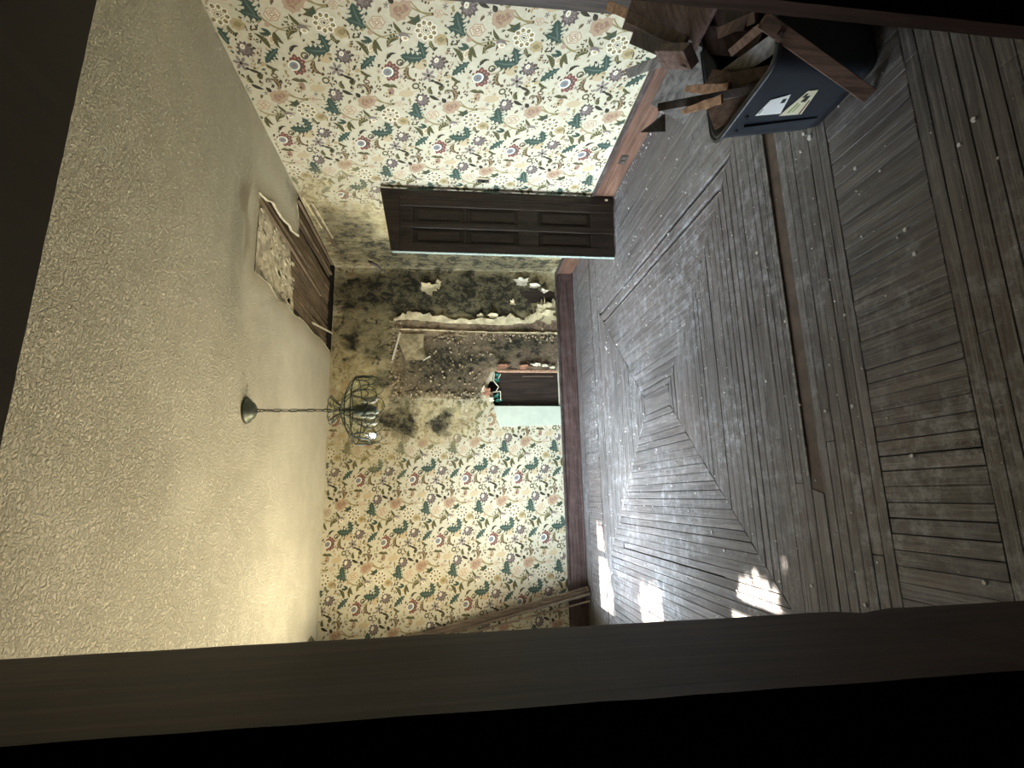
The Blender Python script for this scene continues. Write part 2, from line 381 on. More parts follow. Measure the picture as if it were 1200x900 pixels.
rect = lambda a: [(a[0], a[2]), (a[1], a[2]), (a[1], a[3]), (a[0], a[3])]
wall_left = surface('wall_left', (XL, 0, 0), (0, 1, 0), (0, 0, 1), (1, 0, 0), YB-YF, H, .08, [rect(W1), rect(W2)], M_PAPER, lambda u, v: (0, .2, 0, 1), u0=YF)
for n, w in (('window_1', W1), ('window_2', W2)):
    bm = bmesh.new(); t = .06
    box(bm, (XL-.14, w[0]-.02, w[2]-.02), (XL+.02, w[0]+t, w[3]+.02)); box(bm, (XL-.14, w[1]-t, w[2]-.02), (XL+.02, w[1]+.02, w[3]+.02))
    box(bm, (XL-.14, w[0], w[2]-.04), (XL+.05, w[1], w[2]+.03)); box(bm, (XL-.14, w[0], w[3]-.03), (XL+.02, w[1], w[3]+.03))
    if n == 'window_2': box(bm, (XL-.10, 4.47, w[2]), (XL-.02, 4.53, w[3]))
    wo = obj(n, bm, M_CURT, None, 'structure')
    bm = bmesh.new(); box(bm, (XL-.08, w[0]+t, 1.33), (XL-.04, w[1]-t, 1.37)); obj('meeting_rail', bm, M_CURT, wo)
# front wall with the doorway we look through
DX0, DX1, DZ = -.14, .675, 1.895
bm = bmesh.new()
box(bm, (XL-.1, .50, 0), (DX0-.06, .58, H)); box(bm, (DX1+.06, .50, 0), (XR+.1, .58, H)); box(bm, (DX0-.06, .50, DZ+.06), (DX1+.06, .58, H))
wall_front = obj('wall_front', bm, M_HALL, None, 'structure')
def bent(name, edge, inward, y0, y1, mat):
    """doorway member given by its inner edge line as (x, z) pairs, with a rough worn arris"""
    bm = bmesh.new(); pts = []
    n = 60
    for i in range(n+1):
        f = i/n; x = edge[0][0]+(edge[1][0]-edge[0][0])*f; z = edge[0][1]+(edge[1][1]-edge[0][1])*f
        d = .0012*nz(f*60, 0, 1, len(name))
        if name == 'trim_1': d -= .0035*math.exp(-((z-.972)/.012)**2)
        pts.append((x-inward[0]*d, z-inward[1]*d))
    poly = pts+[(pts[-1][0]+inward[0]*.12, pts[-1][1]+inward[1]*.12), (pts[0][0]+inward[0]*.12, pts[0][1]+inward[1]*.12)]
    slab(bm, poly, (0, 0, 0), (1, 0, 0), (0, 0, 1), (0, 1, 0), y0, y1)
    return obj(name, bm, mat, None, 'structure')
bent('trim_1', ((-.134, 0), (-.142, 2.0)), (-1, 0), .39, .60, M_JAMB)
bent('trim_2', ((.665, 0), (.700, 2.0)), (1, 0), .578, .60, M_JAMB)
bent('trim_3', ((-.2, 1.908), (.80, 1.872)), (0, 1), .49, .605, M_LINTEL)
# closed dark box added round the camera to keep world light out
bm = bmesh.new()
box(bm, (-1.3, -1.6, -.02), (1.9, -1.5, 2.5)); box(bm, (-1.4, -1.6, -.02), (-1.3, .5, 2.5)); box(bm, (1.9, -1.6, -.02), (2.0, .5, 2.5)); box(bm, (-1.4, -1.6, 2.5), (2.0, .5, 2.6))
obj('hall_light_box', bm, M_HALL, None, 'structure')
# casing on the right wall nearest to us, behind the scrap pile
bm = bmesh.new(); box(bm, (XR-.035, 2.20, 0), (XR, 2.335, 2.1)); box(bm, (XR-.05, 2.22, 0), (XR-.03, 2.25, 2.1)); obj('trim_4', bm, M_DOOR, None, 'structure')

bm = bmesh.new()      # unseen slabs added outside the room to stop sky light leaking in
box(bm, (XR+.06, YF-.1, -.1), (XR+.16, YB+.3, 3.1)); box(bm, (XL-.2, YB+.13, -.1), (XR+.16, YB+.3, 3.1)); box(bm, (XL-.2, YF-.1, 3.02), (XR+.16, YB+.3, 3.1)); box(bm, (XL-.16, YF-.1, 2.40), (XL-.03, YB+.3, 3.1)); box(bm, (XL-.2, YF-.12, H), (XR+.16, YF-.02, 3.1))
obj('light_leak_shell', bm, M_HALL, None, 'structure')
# roof space above the broken ceiling
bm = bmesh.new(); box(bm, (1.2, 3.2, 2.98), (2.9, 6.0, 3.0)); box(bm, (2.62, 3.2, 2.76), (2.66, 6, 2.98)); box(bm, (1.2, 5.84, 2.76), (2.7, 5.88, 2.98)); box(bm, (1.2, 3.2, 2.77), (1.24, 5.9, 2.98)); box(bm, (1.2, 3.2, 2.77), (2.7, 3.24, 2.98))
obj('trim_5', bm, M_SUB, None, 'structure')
# torn rim of the ceiling plaster
bm = bmesh.new(); pr = None; prev = None; rim = []
for i in range(len(HOLE_C)):
    a, b = HOLE_C[i-1], HOLE_C[i]; L = math.hypot(b[0]-a[0], b[1]-a[1]); k = max(1, int(L/.03))
    for s in range(k):
        f = s/k; x, y = a[0]+(b[0]-a[0])*f, a[1]+(b[1]-a[1])*f
        rim.append((x+.006*nz(x, y, 40), y+.006*nz(x, y, 40, 3)))
rim = [(x, y) for x, y in rim]
lo = [bm.verts.new((x, y, H-.004-.010*abs(nz(x, y, 25, 9)))) for x, y in rim]
cx, cy = 2.05, 4.7
def outw(x, y, d): q = math.hypot(x-cx, y-cy); return x+(x-cx)/q*d, y+(y-cy)/q*d
li = [bm.verts.new((*outw(x, y, -.012-.012*abs(nz(x, y, 30))), H-.002)) for x, y in rim]
hi = [bm.verts.new((*outw(x, y, -.008), H+.016)) for x, y in rim]
for i in range(len(rim)):
    if rim[i][0] > 2.58 or rim[i][1] > YB-.02: continue
    j = i-1; bm.faces.new((lo[j], lo[i], li[i], li[j])); bm.faces.new((li[j], li[i], hi[i], hi[j]))
obj('torn_plaster_edge', bm, M_PLEDGE, ceiling)
# grey backing board and laths seen through the hole
bm = bmesh.new(); prism(bm, [(1.42, 3.38), (2.16, 3.38), (2.22, 3.9), (2.17, 4.36), (1.98, 4.42), (1.80, 4.50), (1.62, 4.58), (1.42, 4.62)], 2.80, 2.812)
bb = obj('backing_board', bm, M_BACKING, ceiling)
bm = bmesh.new()
for k in range(60):
    x, y = RNG.uniform(1.5, 2.1), RNG.uniform(3.6, 4.5); r = RNG.uniform(.01, .045)
    pts = [(x+r*RNG.uniform(.4, 1.3)*math.cos(a*math.pi/3)*.6, y+r*1.8*RNG.uniform(.4, 1.3)*math.sin(a*math.pi/3)) for a in range(6)]
    prism(bm, pts, 2.792, 2.801)
obj('plaster_keys', bm, M_KEYS, bb, 'stuff')
for k in range(26):
    x = 1.46+k*.046; y0 = 4.35 if x < 2.1 else 4.28-RNG.uniform(0, .3)
    bm = bmesh.new(); z = 2.815+RNG.uniform(-.012, .004)
    beam(bm, (x, y0, z+.004), (x+RNG.uniform(-.03, .03), 5.83, z-RNG.uniform(0, .012)), (1, 0, RNG.uniform(-.15, .15)), RNG.uniform(.034, .042), .008)
    obj('lath', bm, M_LATH, ceiling)
for (A, B, w) in (((2.10, 3.52, 2.775), (2.06, 5.3, 2.762), .045), ((2.165, 3.62, 2.792), (2.16, 4.85, 2.765), .03), ((2.47, 4.35, 2.785), (2.50, 5.80, 2.78), .03), ((2.56, 4.35, 2.757), (2.575, 5.7, 2.755), .02)):
    bm = bmesh.new(); beam(bm, A, B, (1, 0, .3), w, .022); obj('batten', bm, M_LATH, ceiling)
bm = bmesh.new(); beam(bm, (1.655, 5.0, 2.747), (1.80, 5.80, 2.735), (1, -.1, .2), .02, .006); obj('hanging_plaster_strip', bm, M_PLEDGE, ceiling)
# frayed edge at the top of the right wall
for k, (y0, y1, z) in enumerate(((4.35, 4.9, 2.70), (4.5, 5.3, 2.67), (4.45, 5.1, 2.64), (4.9, 5.7, 2.63))):
    bm = bmesh.new(); beam(bm, (XR-.008, y0, z+.02), (XR-.012, y1, z-.02), (0, 0, 1), .014, .008)
    obj('frayed_paper_strip', bm, M_PLAST if k % 2 == 0 else M_LATH, wall_right)

# ------------------------------------------------------------------ wallpaper pattern
# motifs are drawn on a sheet (sx, sy) and laid on the wall in a half-drop repeat of .64 x .56 m
HM = (5.93979221e-05, -8.77225538e-04, 4.08942755e-01, -7.48271426e-04, 1.11351282e-04, 1.85871023e-01, -6.67502840e-06, -2.84694004e-04)
def sheet(x, y):
    w = HM[6]*x+HM[7]*y+1; return (HM[0]*x+HM[1]*y+HM[2])/w, (HM[3]*x+HM[4]*y+HM[5])/w
INK = {'green': (.052, .085, .062), 'teal': (.11, .155, .13), 'olive': (.10, .095, .04), 'brown': (.13, .085, .045), 'dark': (.045, .04, .025),
       'tan': (.48, .38, .21), 'pink': (.46, .33, .23), 'red': (.20, .07, .06), 'grey': (.24, .20, .18), 'blue': (.24, .28, .30), 'cream': (.86, .82, .66),
       'paper': (.72, .65, .46), 'mid': (.30, .25, .12), 'dgrey': (.12, .095, .085), 'rose': (.34, .21, .155), 'faint': (.55, .45, .28)}
MOT = []          # (layer, colour, polygon on the sheet)
def add(layer, col, poly): MOT.append((layer, INK[col], poly))
def rot2(p, a, c, s=1): ca, sa = math.cos(a), math.sin(a); return (c[0]+s*(p[0]*ca-p[1]*sa), c[1]+s*(p[0]*sa+p[1]*ca))
def ell(c, rx, ry, a=0, n=12, wob=0, lob=0, ph=0):
    out = []
    for k in range(n):
        t = 2*math.pi*k/n; w = 1+wob*math.cos(lob*t+ph); out.append(rot2((rx*w*math.cos(t), ry*w*math.sin(t)), a, c))
    return out
def disc(layer, col, c, rx, ry, a=0, n=12, **k): add(layer, col, ell(c, rx*1.1, ry*1.1, a, n, **k))
def ring(layer, col, c, rx, ry, w, a=0, n=14, **k):
    w *= 1.25; o = ell(c, rx+w*.2, ry+w*.2, a, n, **k); i = ell(c, rx-w*.8, ry-w*.8, a, n, **k)
    for q in range(n): add(layer, col, [o[q], o[(q+1) % n], i[(q+1) % n], i[q]])
def stroke(layer, col, pts, w):
    w = [q*1.35 for q in w] if isinstance(w, (list, tuple)) else w*1.35
    for i in range(len(pts)-1):
        (x1, y1), (x2, y2) = pts[i], pts[i+1]; L = math.hypot(x2-x1, y2-y1) or 1; nx, ny = -(y2-y1)/L, (x2-x1)/L
        a = w[i]/2 if isinstance(w, (list, tuple)) else w/2; b = w[i+1]/2 if isinstance(w, (list, tuple)) else w/2
        add(layer, col, [(x1+nx*a, y1+ny*a), (x2+nx*b, y2+ny*b), (x2-nx*b, y2-ny*b), (x1-nx*a, y1-ny*a)])
def curve(p0, p1, p2, n=6):
    return [((1-t)**2*p0[0]+2*t*(1-t)*p1[0]+t*t*p2[0], (1-t)**2*p0[1]+2*t*(1-t)*p1[1]+t*t*p2[1]) for t in [k/n for k in range(n+1)]]
def leaf(base, ctl, tip, w, col='green', layer=2, vein=None):
    pts = curve(base, ctl, tip, 6); stroke(layer, col, pts, [w*.3, w*.8, w, w*.95, w*.75, w*.45, w*.06])
    if vein: stroke(layer+1, vein, pts[:6], w*.12)
def acanthus(base, tip, w, col='green', n=4, bend=0):
    """serrated leaf: a midrib blade with pointed lobes to both sides"""
    w *= 1.25; dx, dy = tip[0]-base[0], tip[1]-base[1]; L = math.hypot(dx, dy); ax = (dx/L, dy/L); nx = (-ax[1], ax[0])
    P = lambda f, s: (base[0]+dx*f+nx[0]*(s+bend*f*(1-f)*4), base[1]+dy*f+nx[1]*(s+bend*f*(1-f)*4))
    stroke(2, col, [P(0, 0), P(.3, 0), P(.7, 0), P(1, 0)], [w*.18, w*.36, w*.30, w*.05])
    for k in range(n):
        f = .12+.72*k/n; hw = w*(.86 if 0 < k < n-1 else .62)
        for s in (-1, 1): add(2, col, [P(f-.06, 0), P(f+.16, s*hw), P(f+.13, s*hw*.55), P(f+.30, s*w*.12), P(f+.22, 0)])
    stroke(3, 'teal', [P(.1, 0), P(.5, 0), P(.85, 0)], [w*.10, w*.10, w*.03])
def lace(c, r, a=0):
    disc(1, 'tan', c, r*.74, r*.62, a, 14)
    disc(2, 'mid', c, r*.5, r*.4, a, 12, wob=.12, lob=5)
    for k in range(9):
        t = 2*math.pi*k/9; q = rot2((r*.78*math.cos(t), r*.70*math.sin(t)), a, c); ring(3, 'cream', q, r*.30, r*.29, r*.085, t+a, 9)
        add(2, 'mid', ell(q, r*.2, r*.19, t+a, 7)); add(3, 'dgrey', ell(rot2((r*.92*math.cos(t), r*.82*math.sin(t)), a, c), r*.10, r*.07, t+a, 6))
    ring(3, 'cream', c, r*.42, r*.36, r*.08, a, 9, wob=.15, lob=4); disc(3, 'dgrey', c, r*.14, r*.11, a, 7); ring(4, 'cream', c, r*.22, r*.19, r*.06, a, 7)
def rose(c, r, a=0):
    ring(1, 'pink', c, r, r*.86, r*.12, a, 12, wob=.08, lob=6); disc(0, 'paper', c, r*.9, r*.8, a)
    ring(2, 'pink', c, r*.66, r*.55, r*.11, a+.4, 9, wob=.12, lob=4); ring(2, 'rose', c, r*.34, r*.28, r*.10, a, 7)
    for k in range(4): t = k*1.57+a; stroke(2, 'pink', [rot2((r*.35*math.cos(t), r*.3*math.sin(t)), 0, c), rot2((r*.85*math.cos(t+.5), r*.75*math.sin(t+.5)), 0, c)], r*.08)
def fuzzy(c, r, col='pink', c2='rose', a=0):
    disc(1, col, c, r, r*.85, a, 14, wob=.10, lob=7); disc(2, c2, c, r*.55, r*.42, a, 9, wob=.2, lob=4); ring(3, 'tan', c, r*.8, r*.68, r*.07, a, 10)
def greyflower(c, r, a=0):
    add(1, 'dgrey', ell(c, r, r*.9, a, 22, wob=.17, lob=11)); add(2, 'grey', ell(c, r*.72, r*.64, a, 16, wob=.14, lob=8))
    q = rot2((-r*.35, -r*.2), a, c); disc(3, 'cream', q, r*.27, r*.32, a, 9); disc(4, 'faint', q, r*.14, r*.17, a, 6)
    for k in range(5): t = -1.2+k*.65+a; stroke(3, 'dgrey', [rot2((r*.15*math.cos(t), r*.15*math.sin(t)), 0, c), rot2((r*.75*math.cos(t), r*.75*math.sin(t)), 0, c)], r*.07)
def redflower(c, r):
    for t, k in ((-2.2, .95), (-1.6, 1.25), (-1.0, 1.05), (-.45, 1.2), (.1, 1.0), (.6, 1.2), (1.1, 1.05), (1.75, .95)):
        q = (c[0]+r*.35+r*.95*math.cos(t)*k*.9, c[1]+r*.95*math.sin(t)*k); disc(1, 'red', q, r*.46, r*.38, t, 9, wob=.12, lob=3); disc(2, 'rose', q, r*.22, r*.16, t, 6)
    disc(2, 'dgrey', (c[0]+r*.45, c[1]), r*.85, r*.85, 0, 10, wob=.1, lob=5)
    disc(3, 'cream', c, r*.82, r*.72, 0, 14); disc(4, 'blue', (c[0]-r*.05, c[1]), r*.62, r*.53, 0, 12); disc(5, 'grey', c, r*.32, r*.26, 0, 8)
def daisy(c, r, col='grey', n=6, a=0, cc='dark'):
    for k in range(n): t = 2*math.pi*k/n+a; disc(1, col, (c[0]+r*.62*math.cos(t), c[1]+r*.62*math.sin(t)), r*.42, r*.2, t, 7)
    disc(2, cc, c, r*.22, r*.22, 0, 6)
def dots(c, r, col='dark', n=5, seed=0):
    R = random.Random(seed)
    for k in range(n): disc(1, col, (c[0]+R.uniform(-r, r), c[1]+R.uniform(-r, r)), R.uniform(5, 10), R.uniform(4, 7), R.uniform(0, 3), 6)
def comma(base, ctl, tip, w, col='olive'):
    leaf(base, ctl, tip, w, col, 1); disc(1, col, tip, w*.42, w*.36, 0, 7); stroke(2, 'mid', curve(base, ctl, tip, 4)[:4], w*.18)
# stems first
for pts in (((880, 230), (940, 300), (1010, 305)), ((160, 150), (240, 240), (300, 240)), ((300, 240), (400, 200), (500, 225)), ((300, 240), (240, 240), (235, 290)),
            ((520, 390), (490, 450), (400, 470)), ((600, 80), (700, 70), (750, 90)), ((640, 90), (560, 90), (545, 130)), ((470, 20), (560, 80), (640, 92)),
            ((850, 60), (845, 120), (850, 160)), ((170, 640), (270, 730), (380, 715)), ((435, 80), (470, 90), (480, 110))):
    stroke(0, 'mid', curve(*pts), 6)
acanthus((585, 385), (412, 372), 62, n=4, bend=-12); acanthus((585, 390), (540, 268), 60, n=3, bend=6)           # double leaf
acanthus((875, 232), (740, 175), 60, n=3, bend=10); acanthus((850, 215), (815, 62), 66, n=4, bend=-10)
acanthus((238, 375), (132, 474), 46, n=4, bend=6)
lace((595, 195), 76, .3); rose((247, 140), 56); rose((682, 78), 34)
fuzzy((760, 105+640), 46); 
disc(0, 'faint', (550, 430), 50, 40, .3, 10); disc(0, 'faint', (455, 645), 50, 24, 0, 9)
fuzzy((390, 40), 52); redflower((325, 490), 46); greyflower((680, 425), 54, .5); greyflower((570, 690), 50, .2)
# fuzzy dark leaf
add(1, 'olive', [(545, 80), (556, 128), (520, 160), (455, 142), (488, 122), (470, 96), (512, 104)]); add(2, 'green', [(540, 95), (545, 125), (515, 145), (490, 128), (515, 115)])
# tan flower with curl
fuzzy((700, 262), 44, 'tan', 'mid'); comma((712, 235), (752, 262), (745, 300), 14, 'brown'); comma((628, 270), (620, 320), (668, 322), 22)
# bud with two sepals
leaf((475, 250), (420, 205), (412, 295), 26, 'brown'); disc(3, 'cream', (445, 250), 26, 20, .2, 10); disc(4, 'tan', (448, 250), 14, 10, .2, 8); leaf((400, 232), (440, 200), (485, 250), 22, 'grey', 4)
leaf((425, 215), (378, 180), (362, 132), 20, 'olive'); leaf((400, 252), (330, 225), (322, 318), 38, 'olive', 2, 'mid')
leaf((235, 262), (220, 330), (255, 372), 24, 'olive'); leaf((235, 262), (255, 330), (288, 342), 20, 'olive')
leaf((212, 268), (160, 290), (132, 262), 22, 'green'); leaf((205, 262), (170, 250), (150, 235), 16, 'green')
leaf((185, 370), (165, 300), (95, 270), 26, 'olive'); disc(0, 'faint', (205, 315), 24, 38, .2, 10); ring(1, 'cream', (205, 315), 20, 30, 5, .2, 9)
# curls beside the red flower
comma((470, 455), (420, 520), (510, 548), 30, 'brown'); ring(2, 'olive', (412, 422), 26, 24, 9, 0, 9); disc(2, 'dgrey', (420, 430), 12, 12, 0, 7)
stroke(1, 'dark', curve((320, 400), (330, 350), (380, 358)), [4, 16, 22, 16, 14, 8, 4])
daisy((612, 515), 48, 'grey', 6, .3); disc(2, 'dark', (640, 552), 12, 9, 0, 7); daisy((690, 550), 30, 'tan', 5); ring(2, 'olive', (522, 590), 25, 22, 9, 0, 9)
dots((575, 610), 26, 'dark', 6, 1); disc(1, 'rose', (350, 630), 20, 26, 0, 8); daisy((340, 640), 34, 'tan', 5, .5, 'dark'); dots((330, 690), 34, 'brown', 7, 2)
leaf((340, 598), (360, 575), (395, 608), 20, 'olive'); leaf((345, 600), (320, 575), (285, 590), 20, 'olive'); 
leaf((192, 650), (205, 585), (140, 580), 28, 'brown', 2, 'tan'); comma((150, 585), (100, 575), (112, 600), 14, 'olive')
leaf((620, 658), (655, 680), (692, 690), 18, 'dark'); leaf((640, 645), (600, 620), (632, 592), 26, 'olive'); leaf((692, 622), (705, 600), (728, 592), 22, 'olive')
leaf((775, 525), (800, 560), (845, 565), 16, 'olive'); ring(2, 'brown', (800, 600), 22, 15, 7, .2, 8); leaf((168, 545), (165, 520), (202, 510), 16, 'olive')
leaf((0+645, 610-55), (0+690, 630-55), (75+645, 640-55), 14, 'dark'); leaf((62, 572), (66, 545), (88, 540), 20, 'dark'); leaf((132, 668), (110, 655), (98, 638), 22, 'dark')
dots((800, 272), 28, 'dark', 7, 3); dots((350, 185), 30, 'olive', 7, 4); disc(1, 'pink', (200, 210), 20, 18, 0, 7); fuzzy((195, 655+40), 44); 
dots((640, 350), 22, 'dark', 5, 5); dots((250, 545), 30, 'mid', 8, 6); dots((130, 400), 30, 'pink', 5, 7); disc(1, 'tan', (110, 480), 18, 15, 0, 7); dots((60, 480), 26, 'mid', 5, 8)
dots((270, 600), 26, 'brown', 6, 9); dots((420, 590), 20, 'tan', 4, 10); dots((700, 500), 20, 'pink', 4, 11); dots((760, 460), 26, 'brown', 5, 12); dots((560, 560), 22, 'brown', 5, 13)
stroke(0, 'faint', curve((400, 660), (500, 640), (600, 600)), 5); stroke(0, 'mid', curve((230, 660), (290, 720), (350, 725)), 5)
cents = [(sum(p[0] for p in P_)/len(P_), sum(p[1] for p in P_)/len(P_)) for _, _, P_ in MOT]; R2 = random.Random(21)
for k in range(900):
    c = (R2.uniform(60, 790), R2.uniform(70, 700))
    if min(abs(c[0]-q[0])+abs(c[1]-q[1]) for q in cents) < 38: continue
    a = R2.uniform(0, 6.28); L = R2.uniform(18, 30); e = (c[0]+L*math.cos(a), c[1]+L*math.sin(a)); m = (c[0]+L*.6*math.cos(a+.8), c[1]+L*.6*math.sin(a+.8))
    ch_ = R2.random()
    if ch_ < .45: leaf(c, m, e, R2.uniform(10, 16), R2.choice(('olive', 'brown', 'dark', 'green')), 1)
    elif ch_ < .65: daisy(c, 16, R2.choice(('tan', 'pink', 'grey')), 5, a)
    elif ch_ < .85: dots(c, 14, R2.choice(('brown', 'dark', 'mid')), 4, k)
    else: stroke(0, 'mid', curve(c, m, e), 5); disc(1, 'rose', e, 7, 6)
    cents.append(c); cents.append(e)
TILE = []
for layer, col, poly in MOT: TILE.append((layer, col, [sheet(*p) for p in poly]))
def lay_paper(name, o0, du, org, U, V, N, u_lo, u_hi, v_lo, v_hi, uscale, stain, ok, parent):
    co, fa, cl, stn = [], [], [], []
    i0 = int((u_lo-o0[0])/du)-2; i1 = int((u_hi-o0[0])/du)+3
    for i in range(i0, i1):
        for j in range(-6, 7):
            cu, cv = o0[0]+i*du, o0[1]+j*.56+(i % 2)*.275
            if cu < u_lo-1 or cu > u_hi+1 or cv < v_lo-1 or cv > v_hi+1: continue
            for layer, col, poly in TILE:
                q = [(cu+p[0]*uscale, cv+p[1]) for p in poly]
                if any(a < u_lo or a > u_hi or b < v_lo or b > v_hi for a, b in q): continue
                c = (sum(a for a, b in q)/len(q), sum(b for a, b in q)/len(q))
                if not ok(*c): continue
                k = len(co); s = stain(*c)
                for a, b in q:
                    co.append(tuple(Vector(org)+Vector(U)*a+Vector(V)*b+Vector(N)*(disp_of(name, a, b)+.0012+.00035*layer))); cl += [*col, 1]; stn += s
                fa.append(list(range(k, k+len(q))))
    me = bpy.data.meshes.new(name); me.from_pydata(co, [], fa)
    me.attributes.new('ink', 'FLOAT_COLOR', 'POINT').data.foreach_set('color', cl)
    me.attributes.new('stain', 'FLOAT_COLOR', 'POINT').data.foreach_set('color', stn)
    return link_mesh(name, me, M_INK, parent, 'stuff')
def disp_of(name, a, b):
    if name == 'printed_flowers': return .004*nz(a, b, 3)+(.006*nz(a, b, 14, 2) if a > 1 else 0)
    return .004*nz(-a, b, 2.5, 5)+(.006*nz(-a, b, 14, 2) if -a > 4.3 else 0)
def ok_b(u, v):
    if inside(NICHE, u, v) or inside(HOLE_W, u, v) or inside(BOX_B, u, v) or (1.05 < u < 2.05 and v < 2.06): return False
    return nz(u, v, 9, 4) > (1.3*blob(u, v, MOULD_B)-.9 if u > 1 else -9)
lay_paper('printed_flowers', (-.444, 1.57), .637, (0, YB, 0), (1, 0, 0), (0, 0, 1), (0, -1, 0), XL+.01, XR-.01, .2, H-.005, 1., stain_back, ok_b, wall_back)
# right wall: u runs towards the camera (-y)
lay_paper('printed_blossoms', (-2.885, 1.83), .71, (XR, 0, 0), (0, -1, 0), (0, 0, 1), (-1, 0, 0), -(YB-.01), -1.6, .2, H-.005, 1.11,
          lambda u, v: stain_right(-u, v), lambda u, v: True, wall_right)

# ------------------------------------------------------------------ floor
bm = bmesh.new(); box(bm, (-1.6, -1.5, -.06), (2.75, 5.95, -.026)); floor = obj('floor', bm, M_SUB, None, 'structure')
bw = .05; brd = [0]
def board(poly, mat, z=0, gap=.0022, stuff=None):
    cx = sum(p[0] for p in poly)/len(poly); cy = sum(p[1] for p in poly)/len(poly)
    xs = max(p[0] for p in poly)-min(p[0] for p in poly); ys = max(p[1] for p in poly)-min(p[1] for p in poly)
    g = gap*RNG.choice((.5, .7, .9, 1.2, 2.0)); q = []
    for p in poly: q.append((p[0]-math.copysign(g/2, p[0]-cx)*(1 if abs(p[0]-cx) > 1e-4 else 0), p[1]-math.copysign(g/2, p[1]-cy)))
    bm = stuff if stuff is not None else bmesh.new()
    a, b = prism(bm, q, -.024, z); tilt = RNG.uniform(-1, 1)*.0013; dz = RNG.uniform(-.0012, .0012)
    for v in b: v.co.z += dz+tilt*((v.co.y-cy) if xs > ys else (v.co.x-cx))/.025
    if stuff is None:
        bmesh.ops.bevel(bm, geom=[e for e in bm.edges if all(v in b for v in e.verts)], offset=.0012, segments=1, affect='EDGES')
        obj('floor_board', bm, mat, floor); brd[0] += 1
def rowx(x0, x1, y0, y1, cuts, stuff=None, z=0):
    n = max(1, round((y1-y0)/bw)); w = (y1-y0)/n
    for k in range(n):
        xs = [x0]+sorted(RNG.uniform(x0+.4, x1-.4) for _ in range(cuts))+[x1]
        for a, b in zip(xs, xs[1:]):
            if b-a > .02: board([(a, y0+k*w), (b, y0+k*w), (b, y0+(k+1)*w), (a, y0+(k+1)*w)], M_FX, z, stuff=stuff)
def rowy(x0, x1, y0, y1, cuts, stuff=None, w0=bw):
    n = max(1, round((x1-x0)/w0)); w = (x1-x0)/n
    for k in range(n):
        ys = [y0]+sorted(RNG.uniform(y0+.3, y1-.3) for _ in range(cuts))+[y1]
        for a, b in zip(ys, ys[1:]): board([(x0+k*w, a), (x0+(k+1)*w, a), (x0+(k+1)*w, b), (x0+k*w, b)], M_FY, stuff=stuff)
sx = bmesh.new(); sy = bmesh.new()
rowx(-1.45, 2.60, -.1, .60, 0, sx)                      # out of sight
rowx(-.45, 2.60, .60, 1.29, 1); rowx(-1.45, -.45, .60, 1.29, 0, sx)
rowy(-1.45, -.55, 1.29, 1.65, 0, sy); rowy(-.55, 2.05, 1.29, 1.65, 0); rowy(2.05, 2.60, 1.29, 1.65, 0, sy)
rowx(-1.45, 2.60, 1.65, 1.945, 1)
bm = bmesh.new(); box(bm, (-.06, 1.945, -.03), (2.6, 2.015, -.0045)); obj('bare_subfloor_strip', bm, M_SUB2, floor)
board([(-1.45, 1.945), (-.02, 1.945), (.0, 2.015), (-1.45, 2.015)], M_FX)
rowx(-1.45, 2.60, 2.015, 2.25, 1, z=.001)
bm = bmesh.new(); beam(bm, (.05, 2.019, .002), (2.3, 2.024, .005), (0, 1, .3), .011, .008); obj('lit_ridge', bm, M_LEAN2, floor)  # raised ridge, its lit look put into the pale colour
# mitred square field
fx0, fx1, fy0, fy1 = -.50, 1.76, 2.25, 4.83; n = 22; w = .0505
for k in range(n):
    a0, a1, b0, b1 = fx0+k*w, fx1-k*w, fy0+k*w, fy1-k*w; c0, c1, d0, d1 = a0+w, a1-w, b0+w, b1-w
    if c1-c0 < .06:
        board([(a0, b0), (a1, b0), (a1, b1), (a0, b1)], M_FY); break
    board([(a0, b0), (a1, b0), (c1, d0), (c0, d0)], M_FX, gap=.004); board([(a0, b1), (c0, d1), (c1, d1), (a1, b1)], M_FX, gap=.004)
    if k != 1: board([(a0, b0), (c0, d0), (c0, d1), (a0, b1)], M_FY, gap=.004)
    else:
        board([(a0, b0), (c0, d0), (c0, b0+.5), (a0, b0+.5)], M_FY); board([(a0, b1-.3), (c0, b1-.3), (c0, d1), (a0, b1)], M_FY)
        board([(a0, b0+.5), (c0, b0+.5), (c0, b1-.3), (a0, b1-.3)], M_FY, z=-.006, gap=.008)
    board([(a1-(.026 if k in (1, 3) else 0), b0), (a1-(.026 if k in (1, 3) else 0), b1), (c1, d1), (c1, d0)], M_FY, gap=.004)
rowy(-1.45, -.50, 2.25, 4.83, 0); rowy(1.76, 2.60, 2.25, 4.83, 1)
rowx(-1.45, 2.60, 4.83, 5.05, 1); rowy(-1.45, 2.60, 5.068, 5.58, 0, sy, .055); rowx(-1.45, 2.60, 5.59, 5.83, 0, sx)
for b, m in ((sx, M_FX), (sy, M_FY)): obj('far_floor_boards', b, m, floor, 'stuff')
